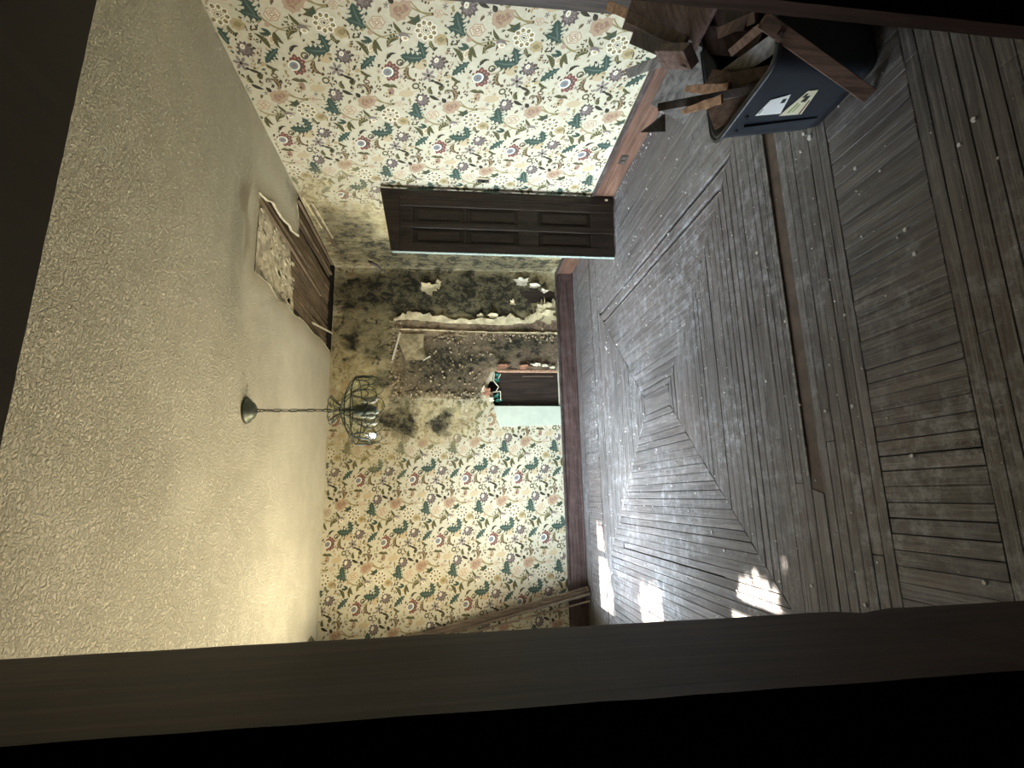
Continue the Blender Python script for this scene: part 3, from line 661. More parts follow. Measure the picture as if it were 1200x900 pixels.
# crumbs of plaster and paint on the floor
bm = bmesh.new()
for k in range(900):
    if k < 120: x, y = XR-.03-abs(RNG.gauss(0, .05)), RNG.uniform(2.4, 4.2)
    else: x, y = RNG.uniform(-.9, 2.3), RNG.uniform(1.0, 5.3)
    r = RNG.choice((.0015, .002, .003, .003, .004, .005, .008)); pts = [(x+r*RNG.uniform(.5, 1.2)*math.cos(a*1.257), y+r*RNG.uniform(.5, 1.2)*math.sin(a*1.257)) for a in range(5)]
    prism(bm, pts, .0015, .003+r*.5)
for x, y, r in ((1.38, 1.73, .03), (1.42, 1.76, .018), (1.36, 1.79, .014), (1.03, 1.55, .008), (.86, 1.56, .012)):
    for q in range(6): pts = [(x+RNG.uniform(-r, r)+.006*math.cos(a*1.257), y+RNG.uniform(-r, r)+.006*math.sin(a*1.257)) for a in range(5)]; 
    prism(bm, [(x+r*.4*math.cos(a*1.257), y+r*.4*math.sin(a*1.257)) for a in range(5)], .0015, .008)
cr = obj('plaster_crumbs', bm, M_CRUMB, None, 'stuff'); tag(cr, 'white plaster and paint crumbs scattered over the floorboards', 'debris')

# ------------------------------------------------------------------ baseboards
def baseb(name, lo, hi, cap_lo, cap_hi, m):
    b = boxobj(name, lo, hi, m, None, 'structure', .004); c = boxobj('cap_moulding', cap_lo, cap_hi, M_CAP, b, None, .006); return b
base_b = baseb('baseboard_back', (XL, YB-.022, 0), (XR, YB+.0, .18), (XL, YB-.034, .178), (XR, YB, .205), M_BASE_B)
base_r = baseb('baseboard_right', (XR-.022, 2.33, 0), (XR, YB, .172), (XR-.034, 2.33, .17), (XR, YB, .20), M_BASE_R)
baseb('baseboard_left', (XL, YF, 0), (XL+.022, YB, .18), (XL, YF, .178), (XL+.034, YB, .205), M_BASE_B)
sh = boxobj('shoe_moulding', (XL, YB-.045, 0), (XR, YB-.022, .018), M_BASE_B, base_b, None, .005)
# outlet in the right baseboard
o = empty('wall_outlet', (XR-.024, 3.60, .08), 'small dark electrical outlet set in the reddish baseboard on the right', 'outlet')
hang(boxobj('plate', (XR-.028, 3.545, .055), (XR-.022, 3.655, .115), M_SWITCH, None, None, .002), o)
for dy in (-.025, .025): hang(boxobj('socket', (XR-.031, 3.6+dy-.016, .07), (XR-.028, 3.6+dy+.016, .10), M_CAP, None, None, .003), o)
# switch beside the door
o = empty('light_switch', (XR, 3.985, 1.165), 'small dark light switch on the flowered wallpaper just above the open door', 'switch')
hang(boxobj('plate', (XR-.012, 3.965, 1.12), (XR-.001, 4.02, 1.215), M_SWITCH, None, None, .002), o)
tag(hang(boxobj('pale_edge', (XR-.013, 3.955, 1.12), (XR-.001, 3.965, 1.215), M_PALEST), o), 'pale edge strip')
hang(boxobj('toggle', (XR-.026, 3.987, 1.155), (XR-.012, 3.995, 1.18), M_DARKM), o)

# ------------------------------------------------------------------ open panelled door on the right wall
dw, dh, dt = .545, 1.985, .035
door = bpy.data.objects.new('door_1', None); C.objects.link(door); door['kind'] = 'structure'
door.location = (XR-.03, 4.165, 0); door.rotation_euler = (0, 0, math.radians(-5))
def dpart(name, bm, mat, par=None): return obj(name, bm, mat, par or door)
def drail(name, x0, x1, z0, z1, y0=-dt, y1=0, par=None, mat=None, bev=.003):
    bm = bmesh.new(); box(bm, (-x1, y0, z0), (-x0, y1, z1)); bmesh.ops.bevel(bm, geom=bm.edges[:], offset=bev, segments=1, affect='EDGES'); return dpart(name, bm, mat or M_DOOR, par)
ht = lambda x: 2.03-.10*x/dw         # the head drops a little towards the free edge
def dtop(name, x0, x1, z0, y0, y1, extra=0):
    bm = bmesh.new(); slab(bm, [(-x0, z0), (-x1, z0), (-x1, ht(x1)+extra), (-x0, ht(x0)+extra)], (0, 0, 0), (1, 0, 0), (0, 0, 1), (0, 1, 0), y0, y1); return dpart(name, bm, M_DOOR)
dtop('hinge_stile', 0, .075, .01, -dt-.008, 0); dtop('casing', .075, dw, 1.865, -dt-.008, 0)
drail('inner_stile', .075, .145, .01, 1.865); drail('lock_stile', dw-.075, dw, .01, 1.865); drail('mullion', .285, .335, .01, 1.865)
drail('top_rail', .14, dw-.07, 1.75, 1.865, -dt+.002); drail('lock_rail', .14, dw-.07, .68, .86, -dt+.002); drail('bottom_rail', .14, dw-.07, .01, .22, -dt+.002); drail('cross_rail', .14, dw-.07, 1.30, 1.33, -dt+.008)
for x0, x1 in ((.145, .285), (.335, dw-.075)):
    for z0, z1 in ((.22, .68), (.86, 1.30), (1.33, 1.75)):
        p = drail('panel', x0, x1, z0, z1, -.018, -.010); drail('raised_field', x0+.025, x1-.025, z0+.03, z1-.03, -.026, -.018, p, None, .006)
e = drail('lit_edge', dw, dw+.006, .01, 1.925, -dt, 0, None, M_EDGE, .001); tag(e, 'pale edge of the door, daylight put into its colour')  # light caught by the free edge is painted in as a paler colour
for z in (.25, 1.0, 1.7): drail('hinge', -.006, .012, z, z+.09, -dt-.012, -dt+.002, None, M_DARKM, .002)
drail('rubber_stop', .02, .035, .06, .085, -dt-.02, -dt, None, M_PALEST, .002)

# ------------------------------------------------------------------ niche, hatch and torn plaster in the back wall
bm = bmesh.new(); x0, x1, z0, z1, d = .965, 1.42, .19, 1.05, .11
for f in (((x0, z0), (x1, z0)), ((x1, z0), (x1, z1)), ((x1, z1), (x0, z1)), ((x0, z1), (x0, z0))):
    vs = [bm.verts.new((f[0][0], YB+.001, f[0][1])), bm.verts.new((f[1][0], YB+.001, f[1][1])), bm.verts.new((f[1][0], YB+d, f[1][1])), bm.verts.new((f[0][0], YB+d, f[0][1]))]; bm.faces.new(vs)
bm.faces.new([bm.verts.new(p) for p in ((x0, YB+d, z0), (x1, YB+d, z0), (x1, YB+d, z1), (x0, YB+d, z1))])
obj('niche_lining', bm, M_SUB, wall_back)
bm = bmesh.new(); box(bm, (.99, YB+.03, .2), (1.385, YB+.045, .90)); bmesh.ops.bevel(bm, geom=bm.edges[:], offset=.004, segments=1, affect='EDGES'); nb = obj('recessed_board', bm, M_CAV, wall_back)
bm = bmesh.new(); box(bm, (1.325, YB+.022, .27), (1.338, YB+.032, .62)); obj('board_bead', bm, M_LEAN, nb)
bm = bmesh.new(); box(bm, (1.375, YB-.006, .22), (1.395, YB+.03, .925)); obj('wooden_edge', bm, PW['tan'], wall_back)
bm = bmesh.new(); box(bm, (.975, YB-.004, .22), (.99, YB+.03, .95)); obj('wooden_edge', bm, M_CAP, wall_back)
hatch = bmesh.new(); slab(hatch, [(.765, .205), (.975, .205), (.980, .955), (.955, .958), (.748, .90)], (0, YB-.016, 0), (1, 0, 0), (0, 0, 1), (0, 1, 0), 0, .012)
tag(obj('wall_hatch', hatch, M_WHITE), 'pale green-white painted board standing on the baseboard beside the dark wall opening', 'panel')
# bricks crumbling along the top side of the opening, torn teal paper at its head
def flake(name, c, r, mat, parent, y=YB-.012, t=.008, n=15, seed=1, sx=1, sz=1, curl=.02):
    R = random.Random(seed); bm = bmesh.new(); pts = []
    for k in range(n):
        a = 2*math.pi*k/n; q = R.uniform(.45, 1.25); pts.append((c[0]+r*sx*q*math.cos(a), c[1]+r*sz*q*math.sin(a)))
    f = lambda p, o: (p[0], y-o-curl*max(0, (p[0]-c[0])/(r*sx))**2*.8-curl*R.uniform(0, .25), p[1])
    A = [bm.verts.new(f(p, 0)) for p in pts]; B = [bm.verts.new((v.co.x, v.co.y-t, v.co.z)) for v in A]
    ca = bm.verts.new((c[0], y, c[1])); cb = bm.verts.new((c[0], y-t, c[1]))
    for i in range(n):
        j = (i+1) % n; bm.faces.new((ca, A[i], A[j])); bm.faces.new((cb, B[j], B[i])); bm.faces.new((A[i], A[j], B[j], B[i]))
    return obj(name, bm, mat, parent)
for k, (x, z, r, m, sx_, sz_) in enumerate(((1.425, .60, .03, M_BRICK, .8, 2.2), (1.435, .84, .035, M_BRICK, .8, 2.4), (1.455, .47, .022, M_PLEDGE, .8, 2.6), (1.44, .36, .02, M_PLEDGE, .7, 2.4), (1.42, .28, .015, M_PLEDGE, .8, 2.),
                                   (1.13, 1.03, .05, M_BRICK, 1.1, 1.), (1.17, 1.075, .03, M_PLEDGE, 1.3, .8), (1.05, .985, .035, M_PLEDGE, .7, .9))):
    flake('broken_brick' if m is M_BRICK else 'plaster_chunk', (x, z), r, m, wall_back, seed=20+k, sx=sx_, sz=sz_, t=.018, curl=.004)
for k, (x, z, r) in enumerate(((1.33, .915, .028), (1.28, .93, .03), (1.10, .92, .03), (1.05, .90, .03))):
    flake('torn_teal_paper', (x, z), r, M_TEAL, wall_back, y=YB+.02, seed=40+k, sz=1.3)
for k, (A, B) in enumerate((((1.36, .945), (1.27, .955)), ((1.27, .955), (1.20, .90)), ((1.20, .90), (1.15, .93)), ((1.15, .88), (1.14, .97)), ((1.15, .88), (1.05, .88)), ((1.30, .90), (1.35, .875)))):
    bm = bmesh.new(); beam(bm, (A[0], YB+.008, A[1]), (B[0], YB+.006, B[1]), (1, 0, .3), .009, .008); obj('torn_paper_edge', bm, M_PLEDGE, wall_back)
bm = bmesh.new(); box(bm, (2.18, YB+.002, .19), (2.40, YB+.06, .64)); obj('cavity', bm, M_CAV, wall_back)
# the ragged pale plaster seam
def ragged(name, pts, w, mat, seed, y=YB-.010, t=.006, parent=wall_back):
    R = random.Random(seed); bm = bmesh.new(); L = []; n = 40
    for k in range(n+1):
        f = k/n*(len(pts)-1); i = min(int(f), len(pts)-2); g = f-i; u = pts[i][0]+(pts[i+1][0]-pts[i][0])*g; v = pts[i][1]+(pts[i+1][1]-pts[i][1])*g; ww = w[i]+(w[i+1]-w[i])*g
        L.append((u-ww*.2+R.uniform(-.3, .3)*ww*.3, v, u+ww*.75*R.choice((.6, .8, .9, 1.1, 1.25))*R.uniform(.8, 1.2), v+R.uniform(-.015, .015)))
    prev = None
    for u0, v0, u1, v1 in L:
        um = (u0+u1)/2; lift = R.uniform(0, .015)
        row = [bm.verts.new(p) for p in ((u0, y+.008, v0), (u0, y, v0), (um, y-t, (v0+v1)/2), (u1, y-lift-.004, v1), (u1, y+.008, v1))]
        if prev:
            for a in range(4): bm.faces.new((prev[a], prev[a+1], row[a+1], row[a]))
        prev = row
    return obj(name, bm, mat, parent)
ragged('plaster_seam', [(1.97, 2.07), (2.0, 1.9), (1.98, 1.7), (1.955, 1.45), (1.95, 1.2), (1.945, 1.0), (1.96, .75), (1.97, .60)], [.02, .10, .09, .06, .05, .08, .12, .06], M_PLAST, 3)
ragged('plaster_seam', [(1.86, 2.05), (1.85, 1.6), (1.835, 1.0), (1.83, .2)], [.022, .010, .014, .02], M_FLAP, 4, y=YB-.006)
ragged('torn_paper_seam', [(1.955, .62), (1.98, .5), (2.07, .38), (2.12, .22)], [.03, .12, .2, .14], M_PLAST, 5)
for k, (x, z, r, sx_, sz_) in enumerate(((2.47, .60, .06, .9, 1.7), (2.41, .46, .05, .7, 1.4), (2.20, .72, .035, 1, 1.), (2.13, .34, .10, .7, 1.1), (2.04, .30, .10, .9, .9), (2.36, 1.68, .09, .9, 1.3), (2.42, 1.58, .05, 1.3, .8), (2.35, .33, .025, 1, 2), (2.03, .95, .04, .7, 1.6), (2.04, 1.1, .03, .7, 1.5))):
    flake('peeling_paper_flake', (x, z), r, M_PLAST if k not in (0, 1, 7) else M_PLEDGE, wall_back, seed=60+k, sx=sx_, sz=sz_, t=.003, curl=.03)
# large triangular flap with its lifted edge
bm = bmesh.new(); vs = [bm.verts.new(p) for p in ((1.81, YB-.012, 2.06), (1.50, YB-.014, 1.93), (1.50, YB-.055, 1.70), (1.66, YB-.012, 1.74), (1.81, YB-.012, 1.74))]
c = bm.verts.new((1.62, YB-.03, 1.80)); 
for i in range(5): bm.faces.new((vs[i], vs[(i+1) % 5], c))
obj('loose_paper_flap', bm, M_FLAP, wall_back)
bm = bmesh.new(); beam(bm, (1.82, YB-.02, 2.0), (1.50, YB-.02, 2.08), (0, 0, 1), .02, .004); beam(bm, (1.49, YB-.05, 1.74), (1.54, YB-.05, 1.66), (1, 0, 0), .014, .006); obj('flap_edge', bm, M_PLEDGE, wall_back)
bm = bmesh.new()
tube(bm, [(2.56, 5.55, 2.34), (2.52, 5.52, 2.30), (2.50, 5.55, 2.24), (2.47, 5.6, 2.18)], [.006, .02, .016, .006], 6); obj('peeled_paper_curl', bm, M_CAV, wall_right)
# narrow pale frame of plaster round the stripped area
bm = bmesh.new(); R_ = random.Random(77)
for k in range(900):
    q = R_.random()
    if q < .33: x, z = R_.uniform(1.05, 1.95), R_.gauss(2.05, .03)
    elif q < .5: x, z = R_.gauss(1.10, .03), R_.uniform(1.1, 2.05)
    elif q < .75: x, z = R_.gauss(1.80, .035), R_.uniform(.2, 1.6)
    else: x, z = R_.uniform(1.1, 1.8), R_.uniform(.95, 2.05)
    if inside(NICHE, x, z): continue
    r = R_.choice((.003, .004, .006, .009, .014)); pts = [(x+r*R_.uniform(.4, 1.2)*math.cos(a*1.257), z+r*R_.uniform(.4, 1.2)*math.sin(a*1.257)) for a in range(5)]
    slab(bm, pts, (0, YB, 0), (1, 0, 0), (0, 0, 1), (0, -1, 0), .002, .012+r*.4)
obj('plaster_grit', bm, M_GRIT, wall_back, 'stuff')

# ------------------------------------------------------------------ chandelier
LC = (.575, 3.55)
ch = empty('hanging_lamp', (LC[0], LC[1], 2.75), 'scalloped clear glass and dark metal lamp hanging by a chain from the stippled ceiling', 'lamp')
bm = bmesh.new(); lathe(bm, [(.02, -.062), (.035, -.056), (.052, -.045), (.06, -.03), (.072, -.022), (.082, -.012), (.086, 0)], (LC[0], LC[1], 2.745), 28); can = hang(obj('canopy', bm, M_BRASS, None, None, True), ch)
bm = bmesh.new(); tube(bm, [(LC[0], LC[1], 2.69), (LC[0]+.012, LC[1], 2.675), (LC[0], LC[1], 2.66), (LC[0]-.012, LC[1], 2.675)], .003, 6, True); c2 = obj('canopy_loop', bm, M_DARKM); c2.parent = can
z = 2.672; k = 0; link_me = None
while z > 2.235:
    if link_me is None:
        bm = bmesh.new(); tube(bm, [(.0, 0, .030), (.0095, 0, .020), (.0095, 0, -.020), (0, 0, -.030), (-.0095, 0, -.020), (-.0095, 0, .020)], .003, 6, True)
        l0 = obj('chain_link', bm, M_DARKM, ch); link_me = l0.data; lk = l0
    else: lk = bpy.data.objects.new('chain_link', link_me); C.objects.link(lk); lk.parent = ch
    lk.location = (0, 0, z-.01-2.75); lk.rotation_euler = (0, 0, .5+(math.pi/2)*(k % 2)); z -= .0525; k += 1
bm = bmesh.new(); tube(bm, [(LC[0]+.006, LC[1], 2.69), (LC[0]-.004, LC[1]+.004, 2.5), (LC[0]+.005, LC[1], 2.3), (LC[0], LC[1], 2.15)], .0022, 5); hang(obj('lamp_cord', bm, M_DARKM), ch)
NP = 10
def pol(r, a, z): return (LC[0]+r*math.cos(a), LC[1]+r*math.sin(a), z)
# crown: flared panes between ribs
bm = bmesh.new()
for k in range(NP):
    a = 2*math.pi*k/NP; b = 2*math.pi*(k+.5)/NP; tube(bm, [pol(.096, a, 2.215), pol(.06, a, 2.185), pol(.032, a, 2.155)], .0032, 5)
    tube(bm, [pol(.096, a, 2.215), pol(.094, b, 2.222), pol(.096, a+2*math.pi/NP, 2.215)], .003, 5)
tube(bm, [pol(.032, 2*math.pi*k/16, 2.155) for k in range(16)], .005, 5, True)
hang(obj('crown_frame', bm, M_DARKM), ch)
bm = bmesh.new(); lathe(bm, [(.095, .06), (.06, .03), (.032, 0)], (LC[0], LC[1], 2.155), NP, False); hang(obj('crown_glass', bm, M_GLASS), ch)
# bell
prof = [(.034, 2.155), (.085, 2.135), (.150, 2.105), (.200, 2.078), (.224, 2.055)]
for k in range(NP):
    a = 2*math.pi*k/NP; bm = bmesh.new(); tube(bm, [pol(r, a, z) for r, z in prof], .0034, 5); hang(obj('bell_rib', bm, M_DARKM), ch)
for r, z in ((.150, 2.105), (.224, 2.055)):
    bm = bmesh.new(); tube(bm, [pol(r, 2*math.pi*k/40, z) for k in range(40)], .004, 5, True); hang(obj('bell_ring', bm, M_DARKM), ch)
bm = bmesh.new(); lathe(bm, [(r, z-2.1) for r, z in prof], (LC[0], LC[1], 2.1), 40, False); hang(obj('bell_glass', bm, M_GLASS, None, None, True), ch)
for k in range(NP):       # skirt: wide scalloped panes with pointed ovals between
    a0 = 2*math.pi*k/NP; w = 2*math.pi/NP
    arc = [pol(.226, a0+w*(.08+.84*f), 2.055-.105*math.sin(math.pi*max(0.001, min(.999, f)))**.45) for f in [i/10 for i in range(11)]]
    bm = bmesh.new(); tube(bm, arc, .003, 5)
    ov = [pol(.228, a0+.20*w*math.sin(2*math.pi*i/12), 2.000+.052*math.cos(2*math.pi*i/12)) for i in range(12)]; tube(bm, ov, .0028, 5, True)
    arc2 = [pol(.224-.01*f2, a0+w*(f-.5)*.98+w*.0, 1.965-.065*math.sin(math.pi*max(.001, min(.999, f)))**.5) for f, f2 in [(i/8, math.sin(math.pi*i/8)) for i in range(9)]]; tube(bm, arc2, .0026, 5)
    hang(obj('scallop_frame', bm, M_DARKM), ch)
    bm = bmesh.new(); top = [pol(.224, a0+w*i/8, 2.055) for i in range(9)]; bot = [pol(.22, a0+w*i/8, 1.955-.05*abs(math.sin(math.pi*(i/8+.5)))**.6) for i in range(9)]
    tv = [bm.verts.new(p) for p in top]; bv = [bm.verts.new(p) for p in bot]
    for i in range(8): bm.faces.new((tv[i], tv[i+1], bv[i+1], bv[i]))
    hang(obj('glass_pane', bm, M_GLASS), ch)
bm = bmesh.new(); lathe(bm, [(.012, .2), (.014, .12), (.03, .11), (.038, .09), (.038, 0), (.02, -.03)], (LC[0], LC[1], 1.955), 20); hang(obj('socket_cluster', bm, M_BRASS, None, None, True), ch)
for k in range(5):
    a = 2*math.pi*k/5+.3; bm = bmesh.new(); tube(bm, [pol(.03, a, 1.99), pol(.06, a, 2.0), pol(.085, a, 1.99)], .006, 6); arm = hang(obj('lamp_arm', bm, M_DARKM), ch)
    bm = bmesh.new(); lathe(bm, [(.004, .03), (.012, .028), (.013, .0), (.011, -.01), (.017, -.03), (.018, -.045), (.010, -.062), (.001, -.068)], (LC[0]+.085*math.cos(a), LC[1]+.085*math.sin(a), 1.985), 12); hang(obj('bulb', bm, M_BULB, None, None, True), ch)

# ------------------------------------------------------------------ mouldings leaning in the far left corner
for k, (xb, yb, xt, yt, zt, w_, t_, lab) in enumerate(((-.965, 5.70, -1.385, 5.785, 1.90, .05, .016, 'grey-brown wooden moulding leaning in the corner, closest to the wallpaper flowers, uppermost of the bundle'),
        (-.985, 5.67, -1.40, 5.770, 1.85, .040, .02, 'grey-brown wooden moulding leaning in the corner, in the middle of the bundle'),
        (-1.00, 5.64, -1.405, 5.745, 1.80, .030, .02, 'dark grooved wooden strip leaning in the corner, third from the wallpaper flowers'),
        (-1.075, 5.66, -1.425, 5.76, 1.62, .018, .018, 'thin wooden strip leaning in the corner, apart from the bundle and nearest the jamb'))):
    r = empty('leaning_moulding', (xb, yb, 0), lab, 'moulding', 'wooden mouldings leaning in the far corner')
    bm = bmesh.new(); beam(bm, (xb, yb, .012), (xt, yt, zt), (1, 0, .2), w_, t_); hang(obj('strip', bm, M_LEAN), r)
    if k < 3:
        bm = bmesh.new(); beam(bm, (xb+.004, yb-.014, .012), (xt+.004, yt-.014, zt), (1, 0, .2), w_*.3, .012); hang(obj('raised_bead', bm, M_LEAN), r)

# ------------------------------------------------------------------ storage tote full of scrap wood
tote = empty('storage_tote', (1.60, 1.54, 0), 'dark blue-grey plastic tote with two paper labels, full of scrap wood', 'tote')
def rrect(x0, x1, y0, y1, r, n=5):
    out = []
    for cx, cy, a0 in ((x1-r, y1-r, 0), (x0+r, y1-r, 90), (x0+r, y0+r, 180), (x1-r, y0+r, 270)):
        for k in range(n+1): a = math.radians(a0+90*k/n); out.append((cx+r*math.cos(a), cy+r*math.sin(a)))
    return out
def loft(bm, secs, cap0=True):
    rows = [[bm.verts.new((p[0], p[1], z)) for p in rrect(*s)] for z, s in secs]
    for a, b in zip(rows, rows[1:]):
        n = len(a)
        for i in range(n): bm.faces.new((a[i], a[(i+1) % n], b[(i+1) % n], b[i]))
    if cap0: bm.faces.new(rows[0])
    return rows
bm = bmesh.new(); loft(bm, [(.004, (1.395, 1.86, 1.37, 1.72, .05)), (.05, (1.385, 1.87, 1.36, 1.735, .06)), (.375, (1.345, 1.91, 1.325, 1.765, .07)), (.40, (1.340, 1.915, 1.32, 1.77, .07)),
                            (.40, (1.355, 1.90, 1.335, 1.755, .06)), (.30, (1.37, 1.89, 1.35, 1.745, .06)), (.03, (1.41, 1.85, 1.385, 1.71, .05))], True)
hang(obj('tub', bm, M_TOTE, None, None, True), tote)
bm = bmesh.new(); pts = [(x, y, .397) for x, y in rrect(1.335, 1.92, 1.315, 1.775, .075, 6)]; tube(bm, pts, .007, 6, True); hang(obj('rolled_rim', bm, M_TOTE, None, None, True), tote)
fx = lambda z: 1.395-(z-.004)*.133 if z > .05 else 1.39      # the labelled side leans outwards
bm = bmesh.new()
a = [(fx(z)-o, y, z) for z, y, o in ((.05, 1.64, .004), (.32, 1.665, .004), (.32, 1.650, .010), (.05, 1.63, .010))]
bm.faces.new([bm.verts.new(p) for p in a]); b2 = [bm.verts.new((fx(z)+.004, y, z)) for z, y in ((.05, 1.615), (.32, 1.635))]
beam(bm, (fx(.05)-.003, 1.628, .05), (fx(.335)-.003, 1.655, .335), (0, 1, 0), .016, .014); hang(obj('corner_fold', bm, M_TOTE), tote)
for y, z in ((1.675, .352), (1.60, .352)):
    bm = bmesh.new(); lathe(bm, [(.007, .004), (.007, -.004)], (0, 0, 0), 10); bmesh.ops.rotate(bm, verts=bm.verts, cent=(0, 0, 0), matrix=Matrix.Rotation(math.pi/2, 3, 'Y')); bmesh.ops.translate(bm, verts=bm.verts, vec=(fx(z)-.002, y, z))
    hang(obj('rim_hole', bm, M_SUB), tote)
def label(name, yz, mat, parent=None, off=.004, th=.0015):
    bm = bmesh.new(); A = [bm.verts.new((fx(z)-off, y, z)) for y, z in yz]; B = [bm.verts.new((fx(z)-off-th, y, z)) for y, z in yz]; n = len(yz)
    bm.faces.new(A); bm.faces.new(B)
    for i in range(n): bm.faces.new((A[i], A[(i+1) % n], B[(i+1) % n], B[i]))
    o = obj(name, bm, mat)
    if parent is None: return hang(o, tote)
    o.parent = parent; return o
def bil(Q, u, v): a = (Q[0][0]+(Q[1][0]-Q[0][0])*u, Q[0][1]+(Q[1][1]-Q[0][1])*u); b = (Q[3][0]+(Q[2][0]-Q[3][0])*u, Q[3][1]+(Q[2][1]-Q[3][1])*u); return (a[0]+(b[0]-a[0])*v, a[1]+(b[1]-a[1])*v)
def sub(Q, u0, v0, u1, v1): return [bil(Q, u0, v0), bil(Q, u1, v0), bil(Q, u1, v1), bil(Q, u0, v1)]
Q1 = [(1.591, .323), (1.512, .312), (1.490, .249), (1.587, .225)]        # white sheet, (u across, v down)
l1 = label('paper_label', Q1, M_LAB1); tag(l1, 'plain white paper label with one small dark mark')
label('printed_mark', sub(Q1, .62, .70, .84, .90), M_INKB, l1, .0056, .0006); label('printed_line', sub(Q1, .12, .04, .42, .08), M_INKB, l1, .0056, .0006)
Q2 = [(1.600, .223), (1.477, .191), (1.474, .154), (1.597, .133)]
l2 = label('paper_label', Q2, M_LAB2); tag(l2, 'cream paper label with green lettering and dark pictures')
label('green_print', sub(Q2, .12, .22, .52, .34), M_INKG, l2, .0056, .0006); label('green_print', sub(Q2, .14, .42, .46, .50), M_INKG, l2, .0056, .0006)
label('picture_print', sub(Q2, .74, .12, .90, .34), M_INKB, l2, .0056, .0006); label('picture_print', sub(Q2, .55, .36, .80, .68), M_INKB, l2, .0056, .0006); label('red_stripe', sub(Q2, .02, .84, .60, .92), M_INKR, l2, .0056, .0006)

# scrap: (name, inner end, outer end, width direction, width, thickness, material, label)
P = [
 ('scrap_board', (1.84, 1.69, .410), (2.247, 2.0, .581), (-.636, .763, .114), .19, .022, 'red', 'wide reddish-brown scrap board at the top of the pile, largest and highest of them'),
 ('scrap_board', (1.80, 1.74, .485), (2.208, 2.02, .602), (-.598, .759, .256), .045, .02, 'brown', 'narrow brown scrap board just below the wide reddish board'),
 ('scrap_block', (2.16, 1.99, .54), (2.408, 2.15, .643), (-.617, .763, .193), .042, .03, 'tan', 'small orange-brown wood block at the outer tip of the pile, against the wallpaper'),
 ('scrap_board', (1.66, 1.68, .505), (2.057, 1.98, .602), (-.623, .746, .234), .06, .022, 'dark', 'dark square-ended scrap board with a nail hole, against the bright wallpaper'),
 ('scrap_block', (1.655, 1.66, .508), (1.765, 1.78, .568), (-.60, .30, -.74), .085, .045, 'red', 'thick reddish box-like scrap piece in the middle of the pile'),
 ('scrap_board', (1.758, 1.75, .494), (1.904, 2.03, .62), (-.748, .555, -.365), .042, .025, 'grey', 'short grey stub of board pointing out over the reddish baseboard'),
 ('scrap_plank', (1.80, 1.76, .39), (1.69, 2.02, .452), (-.643, .19, -.742), .18, .012, 'grey', 'flat weathered grey board lying under the other scraps'),
 ('scrap_board', (1.423, 1.55, .342), (1.545, 1.81, .590), (-.79, .575, -.212), .030, .02, 'dark', 'long thin dark scrap strip with a pale cut end, reaching out over the floor'),
 ('splintered_chunk', (1.50, 1.64, .378), (1.633, 1.8, .468), (-.746, .666, -.02), .041, .014, 'tan', 'pale splintered chunk above the long thin dark strip'),
 ('splintered_chunk', (1.42, 1.60, .435), (1.475, 1.745, .524), (-.801, .528, -.283), .036, .014, 'tan', 'pale splintered chunk below the long thin dark strip'),
 ('scrap_board', (1.435, 1.56, .285), (1.427, 1.705, .428), (-.789, .37, -.49), .100, .02, 'brown', 'flat brown scrap board standing just inside the tote rim'),
 ('scrap_block', (1.53, 1.63, .365), (1.643, 1.74, .389), (-.622, .74, .254), .054, .02, 'brown', 'small square-ended brown scrap piece between the splinters and the grey board'),
 ('scrap_board', (1.46, 1.52, .30), (1.545, 1.66, .381), (-.774, .609, -.175), .064, .02, 'red', 'short reddish scrap board lying inside the tote'),
 ('scrap_board', (1.475, 1.37, .335), (1.61, 1.7, .352), (-.735, .312, -.602), .06, .02, 'grey', 'greenish-grey scrap board lying across the tote rim under the bent stick'),
 ('scrap_board', (1.69, 1.50, .33), (1.777, 1.66, .38), (-.742, .543, -.394), .039, .02, 'brown', 'small brown scrap board deep in the shadow beside the doorway'),
 ('scrap_plank', (1.739, 1.50, .34), (2.085, 1.86, .404), (-.658, .753, .027), .16, .02, 'darkred', 'dark red scrap panel in shadow next to the wide reddish board'),
 ('scrap_board', (1.62, 1.54, .295), (1.92, 1.84, .420), (-.697, .717, -.017), .10, .02, 'darkred', 'dark red scrap board in shadow above the weathered grey board'),
 ('scrap_board', (1.66, 1.42, .25), (1.99, 1.73, .330), (-.628, .775, .072), .036, .02, 'dark', 'narrow dark scrap strip deepest in the shadow by the doorway'),
]
for n_, A, B, W, w_, t_, m, lab in P:
    bm = bmesh.new(); A, B = Vector(A), Vector(B); seg = 5; ax = (B-A)/seg; Wv = Vector(W); Wv = (Wv-ax.normalized()*Wv.dot(ax.normalized())).normalized(); T = ax.normalized().cross(Wv)
    chunk = 'splinter' in n_; prev = None; rows = []
    for i in range(seg+1):
        f = i/seg; k = (1-.45*f+RNG.uniform(-.15, .15)) if chunk else 1; c = A+ax*i
        cut = [RNG.uniform(-.35, .35)*w_*(1 if i in (0, seg) and (chunk or n_ == 'scrap_board') else 0)*.5 for _ in range(2)]
        rows.append([bm.verts.new(c+Wv*(s*w_/2*k)+T*(q*t_/2)+ax.normalized()*(cut[0] if s < 0 else cut[1])) for s, q in ((-1, -1), (1, -1), (1, 1), (-1, 1))])
    for a, b in zip(rows, rows[1:]):
        for i in range(4): bm.faces.new((a[i], a[(i+1) % 4], b[(i+1) % 4], b[i]))
    bm.faces.new(rows[0]); bm.faces.new(rows[-1])
    bmesh.ops.recalc_face_normals(bm, faces=bm.faces[:]); bmesh.ops.bevel(bm, geom=[e for e in bm.edges if len(e.link_faces) == 2 and e.calc_face_angle(0) > .8], offset=.0015, segments=1, affect='EDGES')
    tag(obj(n_, bm, PW[m]), lab, 'wood scrap', 'scrap wood heaped in the tote')
